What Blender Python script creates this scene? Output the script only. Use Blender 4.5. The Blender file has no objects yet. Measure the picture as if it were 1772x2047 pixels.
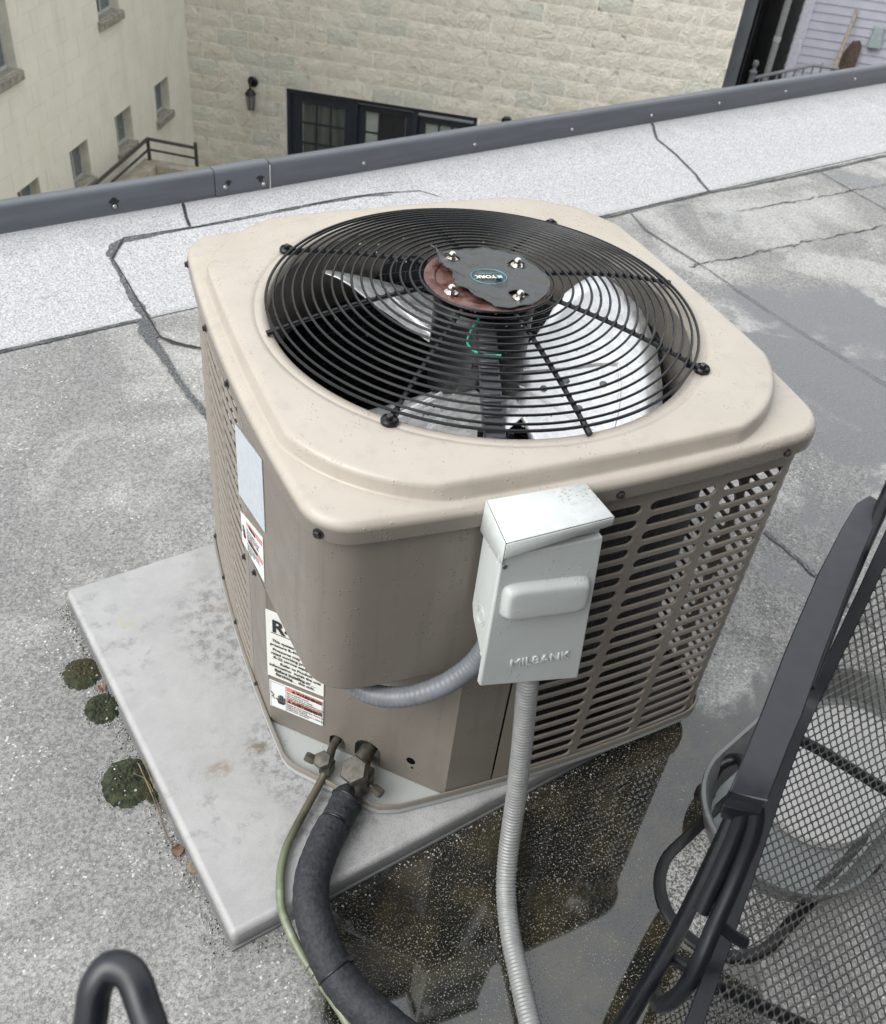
import bpy, bmesh, math, random
from math import sin, cos, pi, radians, sqrt, atan2, hypot
from mathutils import Vector, Matrix
random.seed(11)
SC = bpy.context.scene
COL = SC.collection

# ------------------------------------------------------------------ camera
cam_d = bpy.data.cameras.new('camera'); cam = bpy.data.objects.new('camera', cam_d); COL.objects.link(cam)
CR = Vector((0.92028409, -0.38020224, 0.0923225)); CD = Vector((-0.18662468, -0.63396811, -0.7505036)); CF = Vector((0.34387267, 0.67344687, -0.65438589))
CAMLOC = Vector((-0.2903, -0.9229, 1.6329))
cam.matrix_world = Matrix(((CR.x, -CD.x, -CF.x, CAMLOC.x), (CR.y, -CD.y, -CF.y, CAMLOC.y), (CR.z, -CD.z, -CF.z, CAMLOC.z), (0, 0, 0, 1)))
cam_d.sensor_fit = 'HORIZONTAL'; cam_d.sensor_width = 36; cam_d.lens = 36 * 1957.28 / 1772
cam_d.clip_start = 0.05; cam_d.clip_end = 500
cam_d.dof.use_dof = True; cam_d.dof.focus_distance = 1.75; cam_d.dof.aperture_fstop = 9.5
SC.camera = cam
# ------------------------------------------------------------------ light
w = bpy.data.worlds.new('World'); SC.world = w; w.use_nodes = True
nt = w.node_tree; nt.nodes.clear()
sky = nt.nodes.new('ShaderNodeTexSky'); sky.sky_type = 'NISHITA'; sky.sun_disc = False
SUN_EL, SUN_AZ = radians(46), radians(-100)
sky.sun_elevation = SUN_EL; sky.sun_rotation = SUN_AZ; sky.dust_density = 4.0; sky.air_density = 1.2
hs = nt.nodes.new('ShaderNodeHueSaturation'); hs.inputs['Saturation'].default_value = 0.18
mx = nt.nodes.new('ShaderNodeMixRGB'); mx.inputs[0].default_value = 0.65; mx.inputs[2].default_value = (9.2, 9.6, 10.0, 1)
bg = nt.nodes.new('ShaderNodeBackground'); bg.inputs['Strength'].default_value = 0.11
tcw = nt.nodes.new('ShaderNodeTexCoord'); sxw = nt.nodes.new('ShaderNodeSeparateXYZ'); mrw = nt.nodes.new('ShaderNodeMapRange'); mrw.inputs[1].default_value = 0; mrw.inputs[2].default_value = 1; mrw.inputs[3].default_value = .70; mrw.inputs[4].default_value = 1.3
mlw = nt.nodes.new('ShaderNodeVectorMath'); mlw.operation = 'SCALE'
wo = nt.nodes.new('ShaderNodeOutputWorld')
nt.links.new(sky.outputs[0], hs.inputs['Color']); nt.links.new(hs.outputs[0], mx.inputs[1]); nt.links.new(tcw.outputs['Generated'], sxw.inputs[0]); nt.links.new(sxw.outputs[2], mrw.inputs[0]); nt.links.new(mx.outputs[0], mlw.inputs[0]); nt.links.new(mrw.outputs[0], mlw.inputs['Scale']); nt.links.new(mlw.outputs[0], bg.inputs[0]); nt.links.new(bg.outputs[0], wo.inputs[0])
sd = bpy.data.lights.new('sun', 'SUN'); sd.energy = 1.3; sd.angle = radians(50); sd.color = (1, 0.97, 0.93)
sun = bpy.data.objects.new('sun', sd); COL.objects.link(sun)
sv = Vector((sin(SUN_AZ) * cos(SUN_EL), cos(SUN_AZ) * cos(SUN_EL), sin(SUN_EL)))
sun.rotation_euler = sv.to_track_quat('Z', 'Y').to_euler(); sun.location = (0, 0, 8)
SC.view_settings.view_transform = 'Standard'; SC.view_settings.look = 'None'; SC.view_settings.gamma = 1
SC.view_settings.use_curve_mapping = False; SC.view_settings.exposure = 0.74

def ray(px, py, z):
    d = CR * ((px - 886) / 1957.28) + CD * ((py - 1023.5) / 1957.28) + CF; t = (z - CAMLOC.z) / d.z; return CAMLOC + d * t
# ------------------------------------------------------------------ node helpers
class G:
    def __init__(s, name):
        s.m = bpy.data.materials.new(name); s.m.use_nodes = True; s.t = s.m.node_tree; s.t.nodes.clear()
        s.out = s.t.nodes.new('ShaderNodeOutputMaterial'); s.b = s.t.nodes.new('ShaderNodeBsdfPrincipled')
        s.t.links.new(s.b.outputs[0], s.out.inputs[0]); s.geo = None; s.tc = None
    def n(s, typ, **k):
        x = s.t.nodes.new(typ)
        for a, b in k.items(): setattr(x, a, b)
        return x
    def put(s, sock, v):
        if v is None: return
        if isinstance(v, bpy.types.NodeSocket): s.t.links.new(v, sock)
        elif isinstance(v, (tuple, list)) and len(v) == 3 and sock.type == 'RGBA': sock.default_value = (*v, 1)
        elif sock.type == 'RGBA' and not isinstance(v, (tuple, list)): sock.default_value = (v, v, v, 1)
        else: sock.default_value = v
    def pos(s):
        if s.geo is None: s.geo = s.n('ShaderNodeNewGeometry')
        return s.geo.outputs['Position']
    def obj(s):
        if s.tc is None: s.tc = s.n('ShaderNodeTexCoord')
        return s.tc.outputs['Object']
    def uv(s):
        if s.tc is None: s.tc = s.n('ShaderNodeTexCoord')
        return s.tc.outputs['UV']
    def scale(s, v, sc):
        x = s.n('ShaderNodeVectorMath', operation='MULTIPLY'); s.put(x.inputs[0], v); x.inputs[1].default_value = sc; return x.outputs[0]
    def noise(s, sc, det=4, rough=.5, v=None, dist=0):
        x = s.n('ShaderNodeTexNoise'); s.put(x.inputs['Vector'], v if v is not None else s.pos()); x.inputs['Scale'].default_value = sc
        x.inputs['Detail'].default_value = det; x.inputs['Roughness'].default_value = rough; x.inputs['Distortion'].default_value = dist; return x.outputs[0]
    def voro(s, sc, feat='F1', out=0, v=None, rnd=1):
        x = s.n('ShaderNodeTexVoronoi', feature=feat); s.put(x.inputs['Vector'], v if v is not None else s.pos()); x.inputs['Scale'].default_value = sc
        x.inputs['Randomness'].default_value = rnd; return x.outputs[out]
    def ma(s, op, a, b=None, c=None, clamp=False):
        x = s.n('ShaderNodeMath', operation=op, use_clamp=clamp); s.put(x.inputs[0], a)
        if b is not None: s.put(x.inputs[1], b)
        if c is not None: s.put(x.inputs[2], c)
        return x.outputs[0]
    def ss(s, v, a, b, lo=0., hi=1.):
        x = s.n('ShaderNodeMapRange', interpolation_type='SMOOTHSTEP'); s.put(x.inputs[0], v)
        for i, q in enumerate((a, b, lo, hi)): s.put(x.inputs[i + 1], q)
        return x.outputs[0]
    def mix(s, f, a, b, mode='MIX'):
        x = s.n('ShaderNodeMixRGB', blend_type=mode); s.put(x.inputs[0], f); s.put(x.inputs[1], a); s.put(x.inputs[2], b); return x.outputs[0]
    def xyz(s, v):
        x = s.n('ShaderNodeSeparateXYZ'); s.put(x.inputs[0], v); return x.outputs
    def bump(s, h, strength=.3, dist=.002, nrm=None):
        x = s.n('ShaderNodeBump'); x.inputs['Strength'].default_value = strength; x.inputs['Distance'].default_value = dist; s.put(x.inputs['Height'], h)
        if nrm is not None: s.put(x.inputs['Normal'], nrm)
        return x.outputs[0]
    def set(s, **k):
        for a, v in k.items(): s.put(s.b.inputs[{'col': 'Base Color', 'rough': 'Roughness', 'metal': 'Metallic', 'ior': 'IOR', 'spec': 'Specular IOR Level', 'nrm': 'Normal', 'coat': 'Coat Weight', 'coatr': 'Coat Roughness', 'trans': 'Transmission Weight', 'alpha': 'Alpha'}[a]], v)
        return s.m

def simple(name, col, rough=.5, metal=0., var=.12, nscale=30, bump=0., bscale=200, spec=.5):
    g = G(name); f = g.noise(nscale, 4, .6)
    c = g.mix(g.ss(f, .3, .7), tuple(x * (1 - var) for x in col), tuple(min(1, x * (1 + var)) for x in col))
    kw = {}
    if bump: kw['nrm'] = g.bump(g.noise(bscale, 3, .6), bump, .001)
    return g.set(col=c, rough=g.ss(g.noise(nscale * 1.7, 3), .3, .7, max(0, rough - .07), rough + .07), metal=metal, spec=spec, **kw)

def paint(name, col, rough=.38, streak=.0, beads=True, grime=.25):
    """painted sheet steel, outdoors: fine orange peel, water beads, faint grime and vertical run marks"""
    g = G(name); p = g.pos()
    f = g.noise(9, 5, .6); c = g.mix(g.ss(f, .35, .75, 0, .5), col, tuple(x * .86 for x in col))
    run = g.noise(1, 4, .6, g.scale(p, (38, 38, 2.2)))
    c = g.mix(g.ss(run, .5, .8, 0, streak), c, tuple(x * .62 for x in col))
    speck = g.ss(g.voro(90), .10, .05); spn = g.ss(g.noise(7, 3), .52, .66)
    c = g.mix(g.ma('MULTIPLY', g.ma('MULTIPLY', speck, spn), grime), c, (.05, .045, .04))
    h = g.noise(600, 2); nr = g.bump(h, .05, .0004)
    ro = g.ss(g.noise(14, 4), .3, .7, rough - .06, rough + .1)
    if beads:
        d = g.voro(130); k = g.ss(d, .30, .10); k = g.ma('MULTIPLY', k, g.ss(g.noise(25, 2), .54, .6))
        nr = g.bump(k, .55, .0014, nr); ro = g.mix(k, ro, .06)
    return g.set(col=c, rough=ro, nrm=nr)

M = {}
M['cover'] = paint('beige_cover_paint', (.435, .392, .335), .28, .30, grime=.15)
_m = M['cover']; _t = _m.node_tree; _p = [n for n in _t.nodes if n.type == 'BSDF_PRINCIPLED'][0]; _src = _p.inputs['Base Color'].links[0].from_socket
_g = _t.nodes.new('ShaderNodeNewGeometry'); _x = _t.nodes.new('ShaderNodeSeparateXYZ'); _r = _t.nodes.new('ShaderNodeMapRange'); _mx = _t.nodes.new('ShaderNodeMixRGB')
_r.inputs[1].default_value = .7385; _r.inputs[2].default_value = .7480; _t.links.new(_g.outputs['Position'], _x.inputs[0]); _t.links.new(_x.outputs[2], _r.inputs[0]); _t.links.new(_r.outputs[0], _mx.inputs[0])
_mx.inputs[1].default_value = (.195, .172, .147, 1); _t.links.new(_src, _mx.inputs[2]); _t.links.new(_mx.outputs[0], _p.inputs['Base Color'])  # skirt below the rim set to body taupe, its side shade partly in the colour
M['body'] = paint('taupe_body_paint', (.195, .172, .147), .36, .5, grime=.9)
M['louvre'] = paint('taupe_louvre_paint', (.235, .208, .176), .38, .1, beads=False, grime=.4)
M['pan'] = paint('base_pan_paint', (.42, .44, .425), .35, .1, grime=1.)
M['boxgrey'] = paint('pale_grey_enamel', (.56, .59, .575), .40, .08, grime=.5)
M['black_wire'] = simple('black_vinyl_wire', (.009, .0095, .011), .30, bump=.05, spec=.35)
M['black'] = simple('black_plastic', (.010, .010, .011), .35, bump=.1, spec=.35)
M['blackmetal'] = simple('black_powder_coat', (.008, .009, .012), .34, bump=.12, bscale=900, spec=.32)
M['armmetal'] = simple('dark_blue_grey_powder_coat', (.009, .010, .015), .36, bump=.10, bscale=900, spec=.6)
M['motor'] = simple('motor_black_paint', (.012, .013, .014), .35)
M['inside'] = simple('interior_shade_steel', (.015, .015, .016), .6)
M['shroud'] = simple('taupe_shroud', (.16, .145, .125), .45)
M['galv'] = None
def galv(name, col, rough, sc=60):
    g = G(name); f = g.voro(sc, out=1); x = g.xyz(f)[0]
    c = g.mix(x, tuple(a * .8 for a in col), col); c = g.mix(g.ss(g.noise(40, 5, .7), .55, .75, 0, .5), c, tuple(a * .6 for a in col))
    return g.set(col=c, rough=g.ss(x, 0, 1, rough, rough + .15), metal=.75, nrm=g.bump(g.noise(300, 2), .05, .0005))
M['galv'] = galv('galvanised_steel', (.22, .235, .23), .45)
M['blade'] = galv('fan_blade_aluminium', (.93, .94, .94), .34, 90)
M['rust'] = None
g = G('rusty_motor_plate'); f = g.noise(28, 6, .7)
M['rust'] = g.set(col=g.mix(g.ss(f, .4, .62), (.085, .028, .02), (.165, .10, .085)), rough=g.ss(f, .4, .6, .25, .7), nrm=g.bump(f, .3, .001))
g = G('torn_black_decal'); f = g.noise(26, 4, .6, dist=1.5)
M['decal'] = g.set(col=(.030, .032, .036), rough=.27, nrm=g.bump(f, .5, .004), spec=.8)
M['steel'] = simple('stainless_nut', (.62, .60, .56), .22, metal=1)
M['screw'] = simple('dark_screw', (.05, .045, .045), .35, metal=.5)
M['cscrew'] = simple('grey_screw_head', (.42, .43, .44), .3, metal=.8)
M['brass'] = simple('weathered_brass', (.075, .068, .055), .45, metal=.3, var=.35, nscale=60, bump=.2)
M['foam'] = None
g = G('black_pipe_foam'); p = g.pos(); f = g.noise(110, 5, .7); f2 = g.noise(22, 3, .6)
M['foam'] = g.set(col=g.mix(g.ss(f, .35, .7), (.010, .011, .015), (.030, .034, .042)), rough=.62, nrm=g.bump(g.ma('ADD', f, g.ma('MULTIPLY', f2, 1.5)), .8, .003))
g = G('patinated_copper'); f = g.noise(18, 4, .6)
M['copper'] = g.set(col=g.mix(g.ss(g.xyz(g.pos())[1], .05, -.05), g.mix(g.ss(f, .4, .6), (.055, .045, .035), (.10, .09, .06)), g.mix(g.ss(f, .4, .65), (.15, .17, .105), (.25, .29, .21))), rough=.42, metal=.15, nrm=g.bump(g.noise(220, 3), .2, .001))
M['conduit'] = simple('grey_pvc_conduit', (.155, .165, .18), .34, bump=.1)
M['flex'] = simple('flexible_metal_conduit', (.27, .275, .27), .42, metal=.2, var=.12, nscale=50, bump=.2)
M['coping'] = None
g = G('grey_aluminium_coping'); f = g.noise(1, 4, .6, g.scale(g.pos(), (2.5, 2.5, 30)))
M['coping'] = g.set(col=g.mix(g.ss(f, .3, .7), (.098, .108, .122), (.122, .133, .15)), rough=.42, nrm=g.bump(g.noise(300, 2), .05, .0005))
M['white'] = simple('white_sticker', (.78, .79, .77), .45, var=.03)
M['cream'] = simple('cream_sticker', (.76, .76, .70), .5, var=.04)
M['faded'] = simple('sun_faded_sticker', (.50, .54, .57), .45, var=.07, nscale=60)
M['ink'] = simple('black_ink', (.02, .02, .022), .5)
M['inkgrey'] = simple('grey_ink', (.12, .12, .13), .5)
M['orange'] = simple('warning_orange', (.76, .20, .12), .45, var=.05)
M['pink'] = simple('faded_warning_red', (.62, .24, .26), .45, var=.08)
M['teal'] = simple('teal_print', (.05, .36, .42), .4)
M['printwhite'] = simple('white_print', (.75, .74, .68), .4)
M['green'] = simple('green_wire', (.02, .42, .26), .35)
M['sky_white'] = simple('sky_reflection_white', (.38, .38, .37), .3, var=.05, nscale=12)

# ------------------------------------------------------------------ mesh helpers
class MB:
    def __init__(s): s.v = []; s.f = []; s.uv = None
    def add(s, vs, fs):
        o = len(s.v); s.v += [tuple(x) for x in vs]; s.f += [tuple(o + i for i in f) for f in fs]; return o
    def box(s, c, d, rot=None):
        vs = []
        for x in (-.5, .5):
            for y in (-.5, .5):
                for z in (-.5, .5):
                    q = Vector((x * d[0], y * d[1], z * d[2]))
                    if rot is not None: q = rot @ q
                    vs.append(Vector(c) + q)
        s.add(vs, [(0, 1, 3, 2), (4, 6, 7, 5), (0, 4, 5, 1), (2, 3, 7, 6), (0, 2, 6, 4), (1, 5, 7, 3)])
    def obox(s, o, ax, ay, az):
        o = Vector(o); ax = Vector(ax); ay = Vector(ay); az = Vector(az)
        vs = [o + ax * a + ay * b + az * c for a in (0, 1) for b in (0, 1) for c in (0, 1)]
        s.add(vs, [(0, 1, 3, 2), (4, 6, 7, 5), (0, 4, 5, 1), (2, 3, 7, 6), (0, 2, 6, 4), (1, 5, 7, 3)])
    def tube(s, path, r, n=10, cap=True, closed=False):
        P = [Vector(p) for p in path]; N = len(P); rr = r if isinstance(r, (list, tuple)) else [r] * N
        T = []
        for i in range(N):
            a = P[i - 1] if (i or closed) else P[0]; b = P[(i + 1) % N] if (i < N - 1 or closed) else P[-1]
            T.append((b - a).normalized())
        up = Vector((0, 0, 1)) if abs(T[0].z) < .9 else Vector((1, 0, 0))
        x = T[0].cross(up).normalized(); vs = []
        for i in range(N):
            x = (x - T[i] * x.dot(T[i])).normalized(); y = T[i].cross(x)
            for k in range(n):
                a = 2 * pi * k / n; vs.append(P[i] + (x * cos(a) + y * sin(a)) * rr[i])
        fs = []
        for i in range(N if closed else N - 1):
            j = (i + 1) % N
            for k in range(n): fs.append((i * n + k, i * n + (k + 1) % n, j * n + (k + 1) % n, j * n + k))
        if cap and not closed: fs += [tuple(range(n - 1, -1, -1)), tuple((N - 1) * n + k for k in range(n))]
        s.add(vs, fs)
    def lathe(s, prof, c=(0, 0, 0), n=32, ax=None, cap=False):
        q = Vector(ax).normalized().to_track_quat('Z', 'Y').to_matrix() if ax is not None else Matrix.Identity(3)
        vs = []
        for r, z in prof:
            for k in range(n): a = 2 * pi * k / n; vs.append(Vector(c) + q @ Vector((r * cos(a), r * sin(a), z)))
        fs = [(i * n + k, i * n + (k + 1) % n, (i + 1) * n + (k + 1) % n, (i + 1) * n + k) for i in range(len(prof) - 1) for k in range(n)]
        if cap: fs += [tuple(range(n - 1, -1, -1)), tuple((len(prof) - 1) * n + k for k in range(n))]
        s.add(vs, fs)
    def mesh(s, name, mat, smooth=35):
        me = bpy.data.meshes.new(name); me.from_pydata(s.v, [], s.f)
        if mat: me.materials.append(mat)
        if smooth:
            me.polygons.foreach_set('use_smooth', [True] * len(me.polygons)); me.set_sharp_from_angle(angle=radians(smooth))
        me.update(); return me

def link(name, me, parent=None, label=None, cat=None, group=None, kind=None):
    o = bpy.data.objects.new(name, me); COL.objects.link(o)
    if parent is not None:
        o.parent = parent
        if parent.type == 'EMPTY': o.location = -Vector(parent.location)
    for k, v in (('label', label), ('category', cat), ('group', group), ('kind', kind)):
        if v: o[k] = v
    return o
def obj(name, mb, mat, parent=None, smooth=35, **k): return link(name, mb.mesh(name, mat, smooth), parent, **k)
def thing(name, loc, label, cat, group=None):
    o = bpy.data.objects.new(name, None); COL.objects.link(o); o.location = loc; o.empty_display_size = .1
    o['label'] = label; o['category'] = cat
    if group: o['group'] = group
    return o
def bevel(o, wd=.002, seg=2, ang=30):
    m = o.modifiers.new('bevel', 'BEVEL'); m.width = wd; m.segments = seg; m.limit_method = 'ANGLE'; m.angle_limit = radians(ang); return o
def bez(pts, n=12):
    """smooth curve through points (Catmull-Rom)"""
    P = [Vector(p) for p in pts]; P = [P[0] * 2 - P[1]] + P + [P[-1] * 2 - P[-2]]; out = []
    for i in range(1, len(P) - 2):
        for k in range(n):
            t = k / n; a, b, c, d = P[i - 1:i + 3]
            out.append(.5 * ((2 * b) + (c - a) * t + (2 * a - 5 * b + 4 * c - d) * t * t + (3 * b - a - 3 * c + d) * t ** 3))
    out.append(P[-2]); return out
def text(body, size, origin, ax, ay, mat, parent, name='lettering', bold=0., ext=.0002, align='LEFT', shear=0, sx=1.):
    cu = bpy.data.curves.new('lettering_curve', 'FONT'); cu.body = body; cu.size = size; cu.extrude = ext; cu.offset = bold; cu.align_x = align; cu.shear = shear; cu.resolution_u = 3
    t = bpy.data.objects.new('lettering_tmp', cu); COL.objects.link(t); dg = bpy.context.evaluated_depsgraph_get(); dg.update()
    me = bpy.data.meshes.new_from_object(t.evaluated_get(dg)); bpy.data.objects.remove(t); bpy.data.curves.remove(cu)
    ax = Vector(ax).normalized(); ay = Vector(ay).normalized(); az = ax.cross(ay)
    Mx = Matrix(((ax.x * sx, ay.x, az.x, origin[0]), (ax.y * sx, ay.y, az.y, origin[1]), (ax.z * sx, ay.z, az.z, origin[2]), (0, 0, 0, 1)))
    me.transform(Mx); me.name = name; me.materials.clear(); me.materials.append(mat)
    return link(name, me, parent)

# ------------------------------------------------------------------ roof
TH = radians(11.75); U = Vector((cos(TH), sin(TH), 0)); V = Vector((-sin(TH), cos(TH), 0)); VE = 2.496
def zr(v):
    t = min(1, max(0, (v - 1.92) / (VE - 1.92))); return -.05 + .08 * t * t * (3 - 2 * t)
def rp(u, v, dz=0): return U * u + V * v + Vector((0, 0, zr(v) + dz))

def blob(g, x, y, cx, cy, rx, ry, amp, ang=0):
    dx = g.ma('SUBTRACT', x, cx); dy = g.ma('SUBTRACT', y, cy)
    if ang:
        c, s_ = cos(ang), sin(ang)
        a = g.ma('ADD', g.ma('MULTIPLY', dx, c), g.ma('MULTIPLY', dy, s_)); b = g.ma('SUBTRACT', g.ma('MULTIPLY', dy, c), g.ma('MULTIPLY', dx, s_)); dx, dy = a, b
    a = g.ma('MULTIPLY', dx, 1 / rx); b = g.ma('MULTIPLY', dy, 1 / ry)
    r = g.ma('SQRT', g.ma('ADD', g.ma('MULTIPLY', a, a), g.ma('MULTIPLY', b, b)))
    return g.ss(r, 1.25, .55, 0, amp)
g = G('granulated_roof_membrane'); p = g.pos(); X, Y, Z = g.xyz(p)
vv = g.ma('ADD', g.ma('MULTIPLY', X, -sin(TH)), g.ma('MULTIPLY', Y, cos(TH)))
n1 = g.noise(2.3, 5, .62, dist=.6); n2 = g.noise(6.5, 5, .65); nf = g.noise(300, 2, .7); nm = g.noise(120, 3, .7)
gran = g.xyz(g.voro(420, out=1))[0]; gc = g.noise(150, 3, .8)
# wetness
wet = g.ma('MULTIPLY', g.ss(n1, .36, .70, 0, 1), .62)
for b in ((.46, -.20, .62, .33, .62, .15), (.10, -.47, .48, .20, .55, 0), (.52, -.46, .14, .25, .35, -.3), (1.05, .05, .22, .5, .18, -.6), (1.5, .45, .25, .5, .22, .3), (2.25, 1.2, .38, .85, .62, -.5), (1.15, -.25, .3, .4, .3, 0), (-.36, 1.5, .14, .7, .10, .25),
          (-.02, 1.14, .10, .28, .18, .3), (.02, -.28, .12, .1, .25, 0)):
    wet = g.ma('ADD', wet, blob(g, X, Y, *b))
for b in ((-.30, 0.0, .22, .13, -.55, 0), (-.24, .32, .05, .25, -.3, .18), (2.9, 1.9, .7, .25, -.5, .2), (1.35, .75, .35, .3, -.3, 0), (.9, .25, .25, .2, -.35, 0), (-.45, -.25, .25, .3, -.45, 0)):
    wet = g.ma('ADD', wet, blob(g, X, Y, *b))
up = g.ss(vv, 1.88, 1.94)
leftm = g.ss(X, .05, -.12); wet = g.ma('SUBTRACT', wet, g.ma('MULTIPLY', leftm, .22))
streak = g.noise(1, 5, .65, g.scale(p, (3.2, 1.1, 1)), .8)
wet = g.ma('SUBTRACT', wet, g.ma('MULTIPLY', up, 1.2))
wet = g.ma('ADD', wet, g.ma('MULTIPLY', g.ma('SUBTRACT', n2, .5), .5))
deep = g.ss(wet, .47, .70)
damp = g.ss(wet, .18, .55)
# granules standing out of the film of water
poke = g.ss(g.ma('ADD', nf, g.ma('MULTIPLY', g.ma('SUBTRACT', nm, .5), .35)), .585, .66)
pokes = g.ma('MULTIPLY', poke, g.ss(g.noise(9, 3), .35, .62, .10, .95))
film = g.ma('MULTIPLY', deep, g.ma('SUBTRACT', 1, pokes))
sg = g.ma('ADD', g.ma('MULTIPLY', gran, .35), g.ma('MULTIPLY', g.ss(gc, .36, .62), .65))
dry = g.mix(sg, (.13, .13, .127), (.46, .45, .43))
dry = g.mix(g.ss(n2, .35, .7, 0, .35), dry, (.30, .285, .25))
dmp = g.mix(g.ss(sg, .25, .95), (.12, .12, .118), (.40, .395, .375))
low = g.mix(damp, dry, dmp); low = g.mix(g.ss(streak, .40, .62, 0, .72), low, g.mix(sg, (.085, .086, .086), (.30, .30, .29)))
cloud = g.noise(1.7, 5, .6, dist=.9)
low = g.mix(g.ss(cloud, .44, .60, 0, .75), low, g.mix(sg, (.22, .218, .212), (.55, .547, .535)))
low = g.mix(g.ss(cloud, .50, .38, 0, .6), low, g.mix(sg, (.10, .10, .10), (.30, .30, .30)))
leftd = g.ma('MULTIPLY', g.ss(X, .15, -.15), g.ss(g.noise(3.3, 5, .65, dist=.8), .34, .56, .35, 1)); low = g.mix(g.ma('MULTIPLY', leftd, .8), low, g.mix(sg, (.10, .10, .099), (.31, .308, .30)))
low = g.mix(g.ma('MULTIPLY', g.ss(g.xyz(g.voro(260, out=1))[0], .965, .985), g.ss(g.noise(5, 4, .7), .42, .62, .1, .75)), low, (.72, .71, .67))
upc = g.mix(sg, (.20, .202, .21), (.62, .62, .625))
upc = g.mix(g.ss(g.ma('ADD', vv, g.ma('MULTIPLY', g.ma('SUBTRACT', n2, .5), .35)), 2.27, 2.44, 0, .55), upc, g.mix(sg, (.15, .155, .165), (.42, .43, .44)))
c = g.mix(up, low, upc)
brown = g.mix(g.ss(g.noise(14, 4), .4, .65), (.011, .011, .009), (.030, .026, .014))
algae_reflect = g.ma('ADD', blob(g, X, Y, .46, -.20, .8, .42, 1, .15), blob(g, X, Y, .20, -.50, .65, .30, 1), clamp=True)
brown = g.mix(algae_reflect, g.mix(g.ss(nm, .3, .7), (.075, .078, .08), (.13, .13, .13)), brown)  # brown: algae plus the unit's dark reflection; grey elsewhere stands for reflected sky
c = g.mix(deep, c, g.mix(pokes, brown, g.mix(algae_reflect, (.30, .30, .29), (.34, .33, .29))))
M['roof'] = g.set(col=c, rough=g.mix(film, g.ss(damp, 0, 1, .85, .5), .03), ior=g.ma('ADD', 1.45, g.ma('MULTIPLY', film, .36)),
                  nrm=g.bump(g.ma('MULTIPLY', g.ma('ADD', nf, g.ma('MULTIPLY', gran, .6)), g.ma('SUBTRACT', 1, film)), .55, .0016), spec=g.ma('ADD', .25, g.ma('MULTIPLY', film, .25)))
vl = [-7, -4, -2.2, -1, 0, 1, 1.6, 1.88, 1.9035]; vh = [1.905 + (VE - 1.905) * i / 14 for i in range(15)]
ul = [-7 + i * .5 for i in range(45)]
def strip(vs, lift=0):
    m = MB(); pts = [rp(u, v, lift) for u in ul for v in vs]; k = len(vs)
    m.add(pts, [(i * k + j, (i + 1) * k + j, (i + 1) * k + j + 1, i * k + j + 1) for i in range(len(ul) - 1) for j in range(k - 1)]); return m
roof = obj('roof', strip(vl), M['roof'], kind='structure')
# upper cap sheet laps 5 mm over the field sheet
m = strip(vh, .004); k = len(vh); pts = [rp(u, vh[0], .004) for u in ul] + [rp(u, vh[0], -.001) for u in ul]; n = len(ul)
m.add(pts, [(i, n + i, n + i + 1, i + 1) for i in range(n - 1)])
obj('cap_sheet', m, M['roof'], roof)
def ribbon(name, pts, wd, mat, dz=.005, jag=.35, step=.012):
    P = []
    for a, b in zip(pts, pts[1:]):
        L = hypot(b[0] - a[0], b[1] - a[1]); q = max(1, int(L / step))
        for i in range(q): t = i / q; P.append((a[0] + (b[0] - a[0]) * t, a[1] + (b[1] - a[1]) * t, a[2] + (b[2] - a[2]) * t))
    P.append(pts[-1]); vs = []; rl = rr = 0
    wb = random.random() * 9
    for i, q in enumerate(P):
        a = P[max(0, i - 2)]; b = P[min(len(P) - 1, i + 2)]; d = Vector((b[0] - a[0], b[1] - a[1])).normalized(); nn = Vector((-d.y, d.x))
        rl = rl * .6 + random.uniform(-1, 1) * jag; rr = rr * .6 + random.uniform(-1, 1) * jag
        wob = .12 * sin(i * .21 + wb) * q[2]
        a1 = max(.08, .5 + rl * .5) * q[2] * wd; b1 = max(.08, .5 + rr * .5) * q[2] * wd
        for s_, ww in ((1, a1), (-1, b1)):
            u_ = q[0] + nn.x * (s_ * ww + wob * wd); v_ = q[1] + nn.y * (s_ * ww + wob * wd); vs.append(rp(u_, v_, dz))
    m = MB(); m.add(vs, [(2 * i, 2 * i + 1, 2 * i + 3, 2 * i + 2) for i in range(len(P) - 1)]); return obj(name, m, mat, roof)
g = G('seam_tar'); f = g.noise(160, 3, .7); f3 = g.noise(30, 4, .6)
M['tar'] = g.set(col=g.mix(g.ss(f, .45, .65), (.045, .048, .05), (.19, .195, .20)), rough=.55, nrm=g.bump(f, .5, .001))
M['crack'] = simple('black_seam_crack', (.018, .018, .018), .6, var=.4, nscale=120)
def W(l, w0=1, w1=1): return [(a, b, w0 + (w1 - w0) * i / (len(l) - 1)) for i, (a, b) in enumerate(l)]
SE = -7
ribbon('seam_tar', W([(-6, 1.899), (-.6, 1.9), (.40, 1.902)]), .009, M['tar'], .004)
ribbon('seam_crack', W([(-6, 1.9045), (.41, 1.907)]), .0035, M['crack'], .0065)
ribbon('seam_tar', [(.409, 1.905, .7), (.393, 1.831, 1.3), (.387, 1.736, 1.5), (.386, 1.673, 1.2), (.381, 1.584, 1.1), (.377, 1.482, 1.0), (.376, 1.356, .9), (.376, 1.0, .8)], .020, M['tar'], .006)
ribbon('seam_tar', [(.440, 2.247, .3), (.440, 2.131, .9), (.430, 2.023, 1.3), (.418, 1.867, 1.3), (.418, 1.784, .9)], .022, M['tar'], .0055)
ribbon('seam_crack', W([(.447, 2.247), (.447, 2.131), (.441, 2.023), (.432, 1.867), (.423, 1.784)], .8, 1.2), .004, M['crack'], .0075)
ribbon('seam_tar', [(.423, 1.784, .8), (.444, 1.734, 1.2), (.494, 1.678, 1.3), (.6, 1.6, 1)], .010, M['crack'], .0055)
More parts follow.
